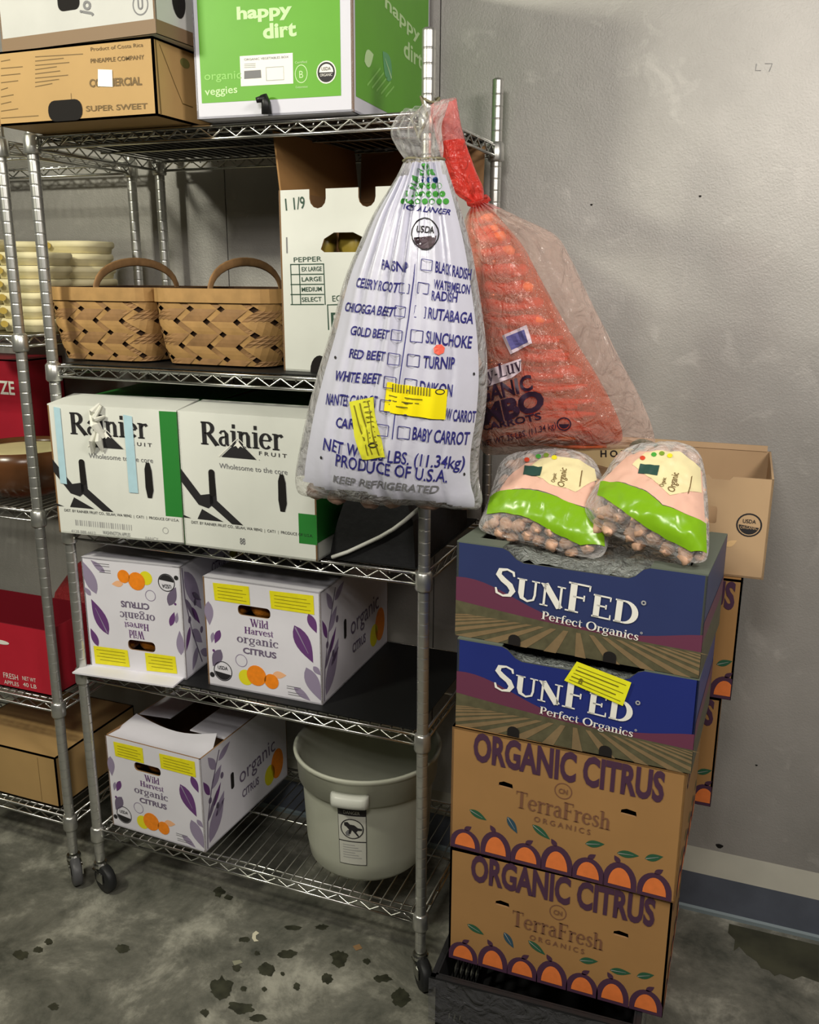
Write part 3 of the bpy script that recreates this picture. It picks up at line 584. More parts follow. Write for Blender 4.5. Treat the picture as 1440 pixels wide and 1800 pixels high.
# ------------------------------------------------------------------ third shelf: apple cartons and black bag
def apple_carton(B, label, first):
    t = thing('apple_carton', label, 'box', B.base(), B.yaw, None); F = B.front; W_, H = B.w, B.h
    def P(s, tt): return (s * W_, tt * H)
    def pr(mb):
        put(mb, F, serif('Rainier', 1.18), P(.17, .79 if first else .78), P(.78, .79 if first else .78), .165 * H, INK, 2)
        by = .70
        face(mb, F, [P(.32, by), P(.58, by), P(.45, by + .125)], INK, 3); face(mb, F, [P(.415, by + .08), P(.45, by + .125), P(.49, by + .075), P(.468, by + .088), P(.45, by + .07), P(.435, by + .088)], WINK, 4)
        line(mb, F, [P(.30, by), P(.45, by + .145), P(.60, by)], .002, WINK, 4)
        text(mb, F, 'F R U I T', P(.60, by + .035), P(.80, by + .03), .028 * H, INK, .01); text(mb, F, 'Wholesome to the core', P(.30, by - .085), P(.80, by - .09), .04 * H, GREYINK)
        # arrow-like branch mark
        G_ = [P(.0, .55), P(.0, .50), P(.135, .33), P(.165, .325), P(.0, .20), P(.0, .26)]
        face(mb, F, [P(.001, .585), P(.001, .485), P(.125, .325), P(.20, .305), P(.24, .34), P(.24, .42), P(.145, .40)], INK, 2)
        face(mb, F, [P(.215, .54), P(.262, .54), P(.268, .37), P(.46, .205), P(.375, .205), P(.215, .335)], INK, 2)
        face(mb, F, [P(.15, .295), P(.31, .215), P(.11, .215)], INK, 2); face(mb, F, [P(0, .235), P(.06, .215), P(0, .215)], INK, 2)
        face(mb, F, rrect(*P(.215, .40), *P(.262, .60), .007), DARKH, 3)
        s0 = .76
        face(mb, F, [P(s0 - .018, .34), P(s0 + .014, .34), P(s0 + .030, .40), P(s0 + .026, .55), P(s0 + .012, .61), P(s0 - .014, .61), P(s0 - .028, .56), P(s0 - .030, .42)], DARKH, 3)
        text(mb, F, 'DIST. BY RAINIER FRUIT CO., SELAH, WA 98942  |  CAT1  |  PRODUCE OF U.S.A.', P(.06, .175), P(.97, .175), .022 * H, INK)
        if first:
            face(mb, F, rect(*P(.87, .21), *P(1, 1)), RGREEN, 1)
            for k in range(26): face(mb, F, rect(*P(.14 + k * .018, .07), *P(.14 + k * .018 + random.choice((.006, .012)), .115)), PALEINK, 1)
            text(mb, F, '4128 888 4412', P(.10, .01), P(.30, .01), .025 * H, PALEINK); text(mb, F, 'WASHINGTON APPLES', P(.36, .02), P(.58, .02), .03 * H, GREYINK)
            ring(mb, F, *P(.86, .095), .007, .007, .0015, PALEINK); text(mb, F, 'FANCY', P(.70, -.0 + .01), P(.8, .01), .025 * H, PALEINK)
            BT = mat('blue_tape', (178, 212, 224), .6, 0, .05, 40)
            face(mb, F, [P(.05, .40), P(.105, .395), P(.105, .985), P(.055, .99)], BT, 4); face(mb, F, [P(.60, .37), P(.67, .37), P(.665, .95), P(.60, .96)], BT, 4)
        else:
            face(mb, F, rect(*P(.87, .12), *P(1, .34)), RGREEN, 1); text(mb, F, '88', P(.43, .06), P(.47, .06), .05 * H, GREYINK, .01)
        R_ = B.right; face(mb, R_, rect(0, .04 if not first else .0, B.d, H), RGREEN, 1)
    mb = carton(B, WHITEB, KRAFTD, pr, top=False); mb.build('body', t)
    mb = MB()                                   # slightly lifted top flaps
    mb.box(B.p(0, 0, H), B.X * W_, B.Y * .10 + V((0, 0, .012)), V((0, 0, .003)), WHITEB); mb.build('top_flap', t)
    mb = MB(); mb.box(B.p(0, .16, H), B.X * W_, B.Y * .27 + V((0, 0, .006)), V((0, 0, .003)), RGREEN)
    mb.build('top_flap', t)
    if first:
        mb = MB(); TP = mat('crinkled_white_tape', (226, 226, 214), .45, 0, .06, 40); q = lambda s, tt, h: F.pt(s * W_, tt * H, h)
        for a, b in (((.36, .98), (.44, .78)), ((.44, 1.02), (.36, .86)), ((.40, .86), (.34, .66)), ((.41, .84), (.42, .68)), ((.38, .90), (.46, .94)), ((.37, .93), (.43, 1.03))):
            mb.tube([q(*a, .004), q((a[0] + b[0]) / 2, (a[1] + b[1]) / 2, .013), q(*b, .003)], [.006, .012, .005], TP, 7, True, .5)
        mb.build('torn_tape', t, label='crumpled white tape')
apple_carton(Bx(.018, -.050, Z3 + LT, 4.5, .331, .44, .300), 'left white apple carton with two pale blue tape strips and green edge', True)
apple_carton(Bx(.352, -.026, Z3 + LT, .5, .330, .44, .300), 'right white apple carton with plain front, half behind the hanging white bag', False)
mb = MB(); zb = Z3 + LT
t = thing('black_bag', 'black fabric bag with white piping slumped right of the apple cartons', 'bag', (.79, .2, zb))
BF = mat('black_fabric', (22, 22, 25), .6, 0, .2, 10, .3, 60)
sec = []
for j in range(13):
    y = .012 + .36 * j / 12; k = 1 - .12 * abs(j - 6) / 6; e_ = .93 + .07 * sin(pi * j / 12)
    pr_ = [(.692, 0), (.700, .05), (.712, .10), (.728, .155), (.76, .20), (.82, .215), (.865, .19), (.885, .12), (.890, 0)]
    sec.append([V((x + .004 * noise.noise(V((x * 20, y * 20, j))), y, zb + z * k * e_ + .006 * noise.noise(V((x * 15, y * 15, 3))) * (z > 0))) for x, z in pr_])
n = 9; mb.add([p for s in sec for p in s], [(j * n + i, j * n + i + 1, (j + 1) * n + i + 1, (j + 1) * n + i) for j in range(12) for i in range(n - 1)], BF)
mb.poly([p for p in sec[0]][::-1], BF); mb.poly([p for p in sec[-1]], BF); mb.poly([sec[0][0], sec[-1][0], sec[-1][-1], sec[0][-1]], BF)
mb.build('body', t, False)
mb = MB(); pts = [up(u, v, 1, .004) for u, v in ((584, 982), (612, 970), (640, 957), (668, 944), (692, 930), (712, 915), (727, 902), (738, 893))]; pts[0].z = max(pts[0].z, zb + .004); pts[1].z = max(pts[1].z, zb + .006)
mb.tube([(p.x, p.y, max(p.z, zb + .004)) for p in pts], .0042, mat('white_piping', (206, 206, 200), .5), 8); mb.build('piping', t, True, label='white piping')
# ------------------------------------------------------------------ citrus cartons (white with purple leaves)
def citrus_front(mb, F, W_, H, flip=False, rotst=False, n=0):
    def P(s, tt): return (s * W_, tt * H) if not flip else ((1 - s) * W_, (1 - tt) * H)
    def blob_(s, tt, r, m, lay=1, e=1): ca, cb = P(s, tt); face(mb, F, ell(ca, cb, r * W_, r * W_ * e), m, lay)
    def tx(t_, s0, s1, tt, h, m, b=0, sf=False):
        put(mb, F, serif(t_) if sf else glyphs(t_, b), P(s0, tt), P(s1, tt), h * H, m, 2)
    def lf(s0, t0, s1, t1, w_, m, v_=None): leaf(mb, F, P(s0, t0), P(s1, t1), w_ * W_, m, 1, v_)
    tx('Wild', .40, .56, .61, .07, PURP, -.01, True); tx('Harvest', .35, .60, .54, .06, PURP, -.01, True); tx('organic', .28, .64, .45, .075, GREYP, 0, True); tx('CITRUS', .33, .62, .355, .055, GREYP, .03)
    ca, cb = P(.31, .28); ring(mb, F, ca, cb, .05 * W_, .05 * W_, .0018, LILAC)
    ca, cb = P(.14, .15); ring(mb, F, ca, cb, .08 * W_, .08 * W_, .0022, INK); face(mb, F, ell(ca, cb, .074 * W_, .074 * W_, 14, (pi if not flip else 0) + .1, (2 * pi if not flip else pi) - .1), INK, 1)
    tx('USDA', .095, .185, .165, .035, INK, .01)
    blob_(.345, .13, .065, YELP); blob_(.44, .165, .085, ORG, 2); blob_(.57, .135, .062, ORG, 2)
    lf(.58, .20, .70, .215, .06, PEACH)
    lf(.78, .68, .93, .37, .13, PURP, LILAC); lf(.90, .80, .965, .64, .07, PURP); lf(.87, .32, .985, .04, .12, LILAC); lf(.93, .34, .99, .27, .05, LILAC); lf(.76, .12, .90, .02, .06, LILAC)
    lf(.04, .78, .04, .56, .08, LILAC); lf(.13, .53, .08, .40, .055, PURP); lf(.07, .50, .05, .40, .035, LILAC); lf(.13, .35, .05, .18, .09, GREYP)
    blob_(.065, .33, .012, PURP); blob_(.04, .1, .022, INK)
    for k, (a0, a1, tt) in enumerate(((.70, .82, .12), (.70, .80, .10), (.71, .86, .065), (.71, .87, .045))): line(mb, F, [P(a0, tt), P(a1, tt)], .0016, GREYINK)
    YG = OLIVE
    for a0, a1 in ((.10, .41), (.59, .95)):
        face(mb, F, [P(a0, .80 + .005 * n), P(a1, .80), P(a1 - .005, .965), P(a0 - .01, .955)], YEL, 2)
        for k in range(4): line(mb, F, [P(a0 + .03, .83 + .03 * k), P(a1 - .03 - .03 * (k % 2), .83 + .03 * k)], .0011, OLIVE, 3)
def citrus_side(mb, F, W_, H, flip=False):
    def P(s, tt): return (s * W_, tt * H) if not flip else (s * W_, (1 - tt) * H)
    k = .30 / W_
    def lf(s0, t0, s1, t1, w_, m): leaf(mb, F, P(s0 * k, t0), P(s1 * k, t1), w_ * .3, m, 1)
    line(mb, F, [P(.03 * k, .02), P(.05 * k, .3), P(.13 * k, .62), P(.26 * k, .95)], .004, GREYP)
    lf(.06, .06, .30, .48, .16, LILAC); lf(.06, .3, .2, .55, .05, GREYP); lf(.10, .56, .02, .75, .06, PURP); lf(.13, .6, .28, .78, .09, LILAC); lf(.20, .78, .10, .96, .08, LILAC); lf(.24, .84, .42, .95, .07, LILAC)
    lf(.14, .40, .26, .60, .05, PURP); lf(.16, .28, .30, .4, .05, PURP)
    for s, tt in ((.2, .38), (.28, .66), (.1, .5)): ca, cb = P(s * k, tt); face(mb, F, ell(ca, cb, .007, .009), GREYP, 1)
    text(mb, F, 'organic', P(.40, .40), P(.80, .62) if False else P(.84, .44), .18 * H, GREYP, 0); text(mb, F, 'CITRUS', P(.42, .22), P(.62, .22), .09 * H, GREYP, .02)
    ca, cb = P(.86, .26); face(mb, F, ell(ca, cb, .032, .045), ORG, 1); ca, cb = P(.76, .2); face(mb, F, ell(ca, cb, .026, .03), YELP, 1)
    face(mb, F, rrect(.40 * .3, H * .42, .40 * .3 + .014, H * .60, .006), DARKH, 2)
def citrus_carton(B, label, where, flip=False, top=True, hole_t=(.70, .79), hole_s=(.30, .58)):
    t = thing('citrus_carton', label, 'box', B.base(), B.yaw); W_, H = B.w, B.h
    h0, h1 = hole_t; s0, s1 = hole_s
    if flip: h0, h1 = 1 - h1, 1 - h0; s0, s1 = 1 - s1, 1 - s0
    hole = rrect(s0 * W_, h0 * H, s1 * W_, h1 * H, .01)
    def pr(mb): citrus_front(mb, B.front, W_, H, flip); citrus_side(mb, B.right, B.d, H, flip)
    carton(B, WHITE2, KRAFTD, pr, top=top, fholes=[hole]).build('body', t)
    ORANGE = mat('orange_peel', (196, 120, 40), .45, 0, .12, 60, .3, 300)
    for k in range(3):
        mb = MB(); r = .036; c = B.p(W_ * (s0 + s1) / 2 + (k - 1) * .071, .012 + r + .004 * k, H * (h0 + h1) / 2 - (.0 if k != 1 else -.003)); mb.lump(c, r, r, r, ORANGE, None, 18, 12, .03, k)
        single(mb, 'orange', 'orange inside the citrus carton ' + where, 'fruit', c - V((0, 0, r)), 'oranges in the citrus carton ' + where, True)
    return t
# left carton of shelf four stands upside down, its flap sticks out below
B = Bx(.018, .012, Z4 + LT, 5.0, .270, .36, .290)
t = citrus_carton(B, 'white citrus carton with upside down print, left on the fourth shelf', 'with upside down print', True)
mb = MB(); mb.box(B.p(-.018, -.050, .0), B.X * (B.w + .01), B.Y * .050, V((0, 0, .004)), WHITE2); mb.build('bottom_flap', t)
t2 = citrus_carton(Bx(.350, .035, Z4 + LT, 0.5, .305, .40, .275), 'white citrus carton with upright print, right on the fourth shelf', 'at the right of the fourth shelf')
B = Bx(.030, .026, Z5 + .001, -2.5, .298, .40, .262)
t3 = citrus_carton(B, 'white citrus carton with open bent flaps on the lowest shelf', 'on the lowest shelf', False, top=False)
mb = MB(); H = B.h; n = 10; vs = []
for i in range(n + 1):
    s = i / n; dip = .020 * sin(pi * s)
    vs += [B.p(s * B.w, 0, H - dip * .3), B.p(s * B.w, .05, H - dip - .004), B.p(.02 + s * (B.w - .04), .10, H + .018 - dip * 1.2)]
mb.add(vs, [(i * 3 + j, (i + 1) * 3 + j, (i + 1) * 3 + j + 1, i * 3 + j + 1) for i in range(n) for j in range(2)], WHITE2)
o = mb.build('front_flap', t3, True)
mb = MB(); mb.box(B.p(.004, .13, H - .002), V((.10, 0, .006)), B.Y * .26, V((0, 0, .003)), WHITE2); mb.box(B.p(B.w - .004, .11, H - .002), V((-.105, 0, .004)), B.Y * .28, V((0, 0, .003)), WHITE2)
mb.box(B.p(.03, B.d - .10, H + .008), B.X * (B.w - .06), B.Y * .1, V((0, 0, .003)), WHITE2); mb.build('top_flap', t3)
LEMON = mat('lemon_peel', (190, 170, 60), .45, 0, .12, 60, .3, 300)
# ------------------------------------------------------------------ bucket
bc = V((.703, .183, Z5 + .001)); t = thing('round_bin', 'pale grey round plastic bin with a warning label on the lowest shelf', 'bin', bc)
BG = mat('pale_grey_plastic', (186, 188, 172), .42, 0, .04, 12); mb = MB(); Hb = .300
prof = [(.11, 0), (.136, .004), (.148, .018), (.154, .06), (.161, .20), (.163, .222), (.172, .226), (.176, .285), (.182, .290), (.183, .297), (.180, .300), (.174, .298), (.168, .27), (.158, .20), (.146, .06), (.135, .012)]
mb.lathe(bc, prof, BG, 56); mb.build('body', t, True)
ang = math.atan2(up(617, 1400, 1, .02).y - bc.y, up(617, 1400, 1, .02).x - bc.x)
def cyl(th, z, off=0): 
    r = .154 + (.161 - .154) * max(0, (z - .06)) / .14 + off if z < .222 else .173 + off
    return bc + V((r * cos(th), r * sin(th), z))
dh = .50
HG = mat('bin_handle_grey', (206, 208, 198), .35)
for side in (0, pi):
    mb = MB(); n = 10; prf = [(.001, -.022), (.010, -.022), (.022, -.014), (.024, -.004), (.022, .008), (.015, .013), (.001, .013)]; vs = []
    for i in range(n + 1):
        th = ang + side - dh / 2 + dh * i / n; k = 1 if 0 < i < n else .55
        vs += [cyl(th, .249 + z_, r_ * k) for r_, z_ in prf]
    m_ = len(prf); mb.add(vs, [(i * m_ + j, (i + 1) * m_ + j, (i + 1) * m_ + (j + 1) % m_, i * m_ + (j + 1) % m_) for i in range(n) for j in range(m_)] + [tuple(range(m_)), tuple(n * m_ + j for j in range(m_))[::-1]], HG)
    mb.build('handle', t, True)
mb = MB()
def cq(a0, z0, a1, z1, m, off=.0012, n=6):
    for i in range(n):
        x0, x1 = a0 + (a1 - a0) * i / n, a0 + (a1 - a0) * (i + 1) / n
        mb.poly([cyl(ang + x0, z0, off), cyl(ang + x1, z0, off), cyl(ang + x1, z1, off), cyl(ang + x0, z1, off)], m)
LBW = mat('label_grey_white', (206, 206, 196), .4)
cq(-.215, .060, .215, .218, INK, .0010); cq(-.206, .062, .206, .124, LBW, .0016); cq(-.206, .127, .206, .196, LBW, .0016)
def cring(r0, m, wd, off):
    n = 24
    for i in range(n):
        t0, t1 = 2 * pi * i / n, 2 * pi * (i + 1) / n; q = []
        for tt, rr in ((t0, r0), (t1, r0), (t1, r0 - wd), (t0, r0 - wd)): q.append(cyl(ang + cos(tt) * rr / .156, .161 + sin(tt) * rr, off))
        mb.poly(q, m)
cring(.0275, INK, .0025, .0022)
def cp(pts, m, off=.0024): mb.poly([cyl(ang + x / .156, .161 + y, off) for x, y in pts], m)
def mc(vs, fs, x0, z0, sx, sz, m, off):
    mb.add([cyl(ang + (x0 + x * sx) / .156, z0 + y * sz, off) for x, y in vs], fs, m)
cp([(-.018, .016), (-.010, .018), (-.004, .012), (.006, .011), (.014, .004), (.024, .002), (.023, -.003), (.014, -.003), (.010, -.008), (.014, -.014), (.018, -.022), (.012, -.018), (.006, -.010), (.000, -.003), (-.004, -.014), (-.008, -.014), (-.007, -.002), (-.012, .004), (-.018, .008)], INK)
cp([(-.010, -.004), (-.006, -.004), (-.006, -.020), (-.014, -.020), (-.016, -.012)], GREYINK, .0022)
vs, fs, _ = glyphs('DANGER'); mc(vs, fs, -.019, .201, .038, .009, LBW, .0022)
for k in range(6): cq(-.15, .080 + .007 * k, .14 - .05 * (k % 3), .0818 + .007 * k, PALEINK, .0022)
mb.build('warning_label', t)
# ------------------------------------------------------------------ left rack contents
CREAM = mat('cream_foam', (222, 212, 170), .6, 0, .06, 20); MUST = mat('mustard_print', (176, 150, 70), .6)
zs_ = LZ[1] + .001
for ci, (cx, cy, nl) in enumerate(((-.165, .315, 7), (-.335, .315, 7), (-.505, .30, 6), (-.165, .145, 6), (-.335, .13, 7))):
    for k in range(nl):
        mb = MB(); h = .030; z = zs_ + k * (h + .0012); w_ = .081
        c = V((cx + random.uniform(-.004, .004), cy + random.uniform(-.004, .004), z))
        pr_ = [(w_ * .90, 0), (w_ * .93, h * .40), (w_ * .98, h * .5), (w_, h * .58), (w_, h * .86), (w_ * .96, h), (w_ * .5, h)]
        nn = 16; vs = []
        for r, zz in pr_:
            for i in range(nn):
                th = 2 * pi * i / nn + pi / nn; q = max(abs(cos(th)), abs(sin(th))); r2 = r * (0.55 + .45 / q * .98) ; vs.append(c + V((r2 * cos(th), r2 * sin(th), zz)))
        mb.add(vs, [(i * nn + j, i * nn + (j + 1) % nn, (i + 1) * nn + (j + 1) % nn, (i + 1) * nn + j) for i in range(6) for j in range(nn)] + [tuple(range(nn))[::-1], tuple(6 * nn + j for j in range(nn))], CREAM)
        face_f = Fr(c + V((0, -w_ * 1.0, 0)), (1, 0, 0), (0, 0, 1)); face(mb, face_f, ell(-.03, h * .62, .012, .008), MUST, 4)
        single(mb, 'food_container', 'cream lidded food container in the stacks on the left rack', 'container', c, 'cream container stacks on the left rack', True)
RED = mat('red_board', (168, 30, 48), .5, 0, .05, 10); REDD = mat('dark_red_board', (120, 20, 34), .5)
B = Bx(-.62, .05, LZ[2] + .001, 0, .0, 0, 0)
z3 = LZ[2] + .001
# red carton at the back of third left shelf
B = Bx(-.74, .27, z3, 0, .38, .16, .33); t = thing('red_carton', 'red carton with white letters high on the left rack behind the bowl', 'box', B.base())
def pr(mb): tpx(mb, B.front, 'ZE', (1, 692), (27, 694), (1, 668), WINK, .02)
carton(B, RED, REDD, pr).build('body', t)
BOWLB = mat('brown_glazed', (92, 58, 34), .25, 0, .25, 12)
c = V((-.255, .148, z3)); mb = MB()
mb.lathe(c, [(.07, 0), (.085, .004), (.124, .04), (.138, .085), (.140, .125), (.134, .125), (.130, .11), (.11, .04), (.05, .018)], BOWLB, 36, True, True)
o = single(mb, 'bowl', 'round brown bowl filled with cream dip on the left rack', 'bowl', c, None, True)
mb = MB(); mb.lathe(c, [(.11, .105), (.1295, .114), (.09, .118), (.02, .117)], mat('cream_dip', (222, 212, 160), .5, 0, .05, 20), 30); single(mb, 'cream_filling', 'pale cream filling in the brown bowl on the left rack', 'food', c + V((0, 0, .105)), None, True)
GD = mat('green_foil', (40, 84, 46), .3, 0, .4, 30)
c = V((-.255, .368, z3)); mb = MB(); mb.lathe(c, [(.06, 0), (.072, .01), (.075, .14), (.077, .185), (.07, .20), (.03, .205)], GD, 28); mb.lathe(c, [(.078, .17), (.079, .182)], mat('pale_green_rim', (150, 176, 140), .4), 28, False, False)
single(mb, 'green_tub', 'dark green round tub behind the brown bowl on the left rack', 'tub', c, None, True)
c = V((-.135, .385, z3)); mb = MB(); mb.lathe(c, [(.034, 0), (.040, .01), (.041, .20), (.035, .21), (.02, .212)], mat('navy_plastic', (30, 36, 64), .35), 24); single(mb, 'navy_tub', 'slim navy tub behind the brown bowl, nearest the rack post', 'tub', c, None, True)
z4 = LZ[3] + .001
B = Bx(-.52, .02, z4, 0, .40, .20, .185); t = thing('red_carton', 'bright red open carton on the left rack above the brown carton', 'box', B.base())
def pr(mb):
    F = B.front; text(mb, F, 'FRESH', (.235, .028), (.285, .028), .016, WINK); text(mb, F, 'APPLES', (.235, .010), (.285, .010), .012, WINK); text(mb, F, 'NET WT', (.30, .032), (.345, .032), .012, WINK); text(mb, F, '40 LB', (.30, .014), (.345, .014), .012, WINK); face(mb, F, ell(.24, .13, .028, .006), WINK, 2)
carton(B, mat('bright_red_board', (186, 34, 52), .5, 0, .05, 10), REDD, pr, top=False).build('body', t)
NETR = film('dark_red_net', (.5, .16, .14), .45, .4, (150, 40, 44), net=220, fold=.4)
def pile(n, box, r, m, name, label, cat, group, sd=0, squash=.9):
    rnd = random.Random(sd); got = []
    tries = 0
    while len(got) < n and tries < 4000:
        tries += 1; c = V([rnd.uniform(box[i] + r, box[i + 3] - r) for i in range(3)])
        if ((c.x + .225) / .082) ** 2 + ((c.y - .335) / .064) ** 2 + ((c.z - z4 - .128) / .092) ** 2 > 1: continue
        if all((c - g).length > r * 1.72 for g in got): got.append(c)
    for k, c in enumerate(got):
        mb = MB(); mb.lump(c, r, r * .95, r * squash, m, None, 14, 9, .12, k + sd); single(mb, name, label, cat, c - V((0, 0, r * .9)), group, True)
    return got
APP = mat('red_apple_skin', (150, 48, 44), .35, 0, .3, 14)
g_ = pile(14, (-.36, .22, z4, -.09, .45, z4 + .27), .033, APP, 'apple', 'dark red apple in the net bag behind the bright red carton', 'fruit', 'apples in the net bag on the left rack', 3)
mb = MB(); mb.lump((-.225, .335, z4 + .128), .125, .106, .135, NETR, None, 24, 16, .12, 2); single(mb, 'net_bag', 'dark red net bag of apples behind the bright red carton', 'bag', (-.225, .335, z4), None, True)
z5 = LZ[4] + .001
B = Bx(-.50, .02, z5, 0, .36, .33, .150); t = thing('brown_carton', 'low brown carton on the bottom shelf of the left rack', 'box', B.base())
carton(B, KRAFT2, KRAFTD, lambda mb: line(mb, B.front, [(.30, .0), (.30, .14)], .001, BROWNINK)).build('body', t)
# ------------------------------------------------------------------ front carton stack on a crate
FX = 1.055
zc = 0.305
t = thing('plastic_crate', 'black plastic crate wrapped in film under the front stack', 'crate', (1.24, -.05, 0), rad(3))
mb = MB(); CB = Bx(1.050, -.285, 0, 2, .375, .40, zc - .002); CRB = mat('crate_black', (30, 30, 32), .5)
def crate_wall(F, w_):
    hl = []
    n_ = max(4, int(w_ / .045))
    for r_ in range(5):
        for i in range(n_):
            a = .02 + (w_ - .04) * i / n_; hl.append(rrect(a + .006, .025 + .042 * r_, a + (w_ - .04) / n_ - .006, .025 + .042 * r_ + .030, .003, 2))
    panel(mb, F, rect(0, 0, w_, CB.h), CRB, .005, None, hl)
for F_, w_ in ((CB.front, CB.w), (CB.right, CB.d), (CB.left, CB.d), (CB.back, CB.w)): crate_wall(F_, w_)
mb.box(CB.p(0, 0, 0), CB.X * CB.w, CB.Y * CB.d, V((0, 0, .006)), CRB); mb.build('body', t)
mb = MB()
for F_, w_ in ((CB.front, CB.w), (CB.right, CB.d), (CB.left, CB.d), (CB.back, CB.w)):
    mb.box(F_.pt(-.008, CB.h - .022, -.002), F_.X * (w_ + .016), F_.N * .010, V((0, 0, .022)), CRB)
mb.build('rim', t)
mb = MB(); GF = film('grey_wrap', (.8, .8, .8), .10, .18, (120, 120, 124), fold=.9, fs=26)
for k, (F_, w_) in enumerate(((CB.front, CB.w), (CB.right, CB.d))):
    n, m_ = 26, 6; vs = []
    for j in range(m_ + 1):
        for i in range(n + 1): 
            a = -.01 + (w_ + .02) * i / n; b = CB.h + .0 - .10 * j / m_; vs.append(F_.pt(a, b, .010 + .004 * noise.noise(V((a * 30, b * 30, k))) + .003))
    mb.add(vs, [(j * (n + 1) + i, j * (n + 1) + i + 1, (j + 1) * (n + 1) + i + 1, (j + 1) * (n + 1) + i) for j in range(m_) for i in range(n)], GF)
mb.build('stretch_film', t, True)
def terra_carton(B, label, top_cut, front=True):
    t = thing('kraft_carton', label, 'box', B.base(), B.yaw); F = B.front; W_, H = B.w, B.h
    hl = [[(a - .014, H * .60), (a + .014, H * .595), (a + .012, H * .635), (a - .004, H * .645), (a - .013, H * .63)] for a in (.105, .325)]
    def pr(mb):
        text(mb, F, 'ORGANIC CITRUS', (.042, H - .057), (.380, H - .060), .056, PINK, .04)
        a, b = .21, H - .082; ring(mb, F, a, b, .015, .015, .002, TINK); text(mb, F, 'CN', (a - .008, b - .005), (a + .008, b - .005), .010, TINK, .02)
        put(mb, F, serif('TerraFresh'), (.125, H - .135), (.295, H - .138), .034, TINK, 2); text(mb, F, 'O R G A N I C S', (.16, H - .155), (.262, H - .156), .011, TINK, .01)
        xs = [.03, .09, .148, .205, .262, .318, .378]; hh = [.040, .050, .042, .052, .044, .050, .046]
        for k, (a, h_) in enumerate(zip(xs, hh)):
            r = .0295; up_ = [(a + r * cos(pi * i / 14), h_ * .30 + h_ * .8 * sin(pi * i / 14)) for i in range(15)]; face(mb, F, [(max(.001, min(W_ - .001, x)), y) for x, y in [(a - r, 0.001), (a + r, 0.001)] + up_], PINK, 1)
            r2 = .020; face(mb, F, [(max(.002, min(W_ - .002, x)), y) for x, y in [(a + r2 * cos(pi * i / 14), .008 + h_ * .72 * sin(pi * i / 14)) for i in range(15)]], TORG, 2)
            leaf(mb, F, (a - .002, h_ * 1.05), (a + .012 * (-1) ** k, h_ * 1.32), .01, PINK, 1)
        for k, (a, b, dx, dy) in enumerate(((.045, .088, .034, -.014), (.118, .092, .02, -.03), (.165, .088, .034, -.022), (.262, .075, .034, .008), (.318, .072, .038, .004), (.366, .074, .03, .012))):
            leaf(mb, F, (a - .008, b), (a + dx - .008, b + dy), .014, TLEAF if k != 1 else TLEAFB, 1, PALEINK)
        R_ = B.right; text(mb, R_, 'ORGANIC', (.03, H - .05), (.2, H - .05), .04, PINK, .03)
        for k in range(5):
            a = .04 + .06 * k; face(mb, R_, [(a - .028, .001), (a + .028, .001)] + [(a + .028 * cos(pi * i / 10), .045 * sin(pi * i / 10) + .002) for i in range(1, 10)], PINK, 1); face(mb, R_, [(a + .02 * cos(pi * i / 10), .004 + .032 * sin(pi * i / 10)) for i in range(11)], TORG, 2); leaf(mb, R_, (a, .06), (a + .03, .068), .014, TLEAF, 1)
    carton(B, KRAFT, KRAFTD, pr, fholes=hl).build('body', t)
    return t
C1 = Bx(FX + .004, -.236, zc, 0, .408, .33, .247); terra_carton(C1, 'lower kraft citrus carton of the front stack, resting on the black crate', 0)
C2 = Bx(FX + .002, -.232, zc + .2475, -1.5, .414, .33, .251); terra_carton(C2, 'upper kraft citrus carton of the front stack, under the two blue boxes', 0)
zs2 = C2.O.z + C2.h + .0005
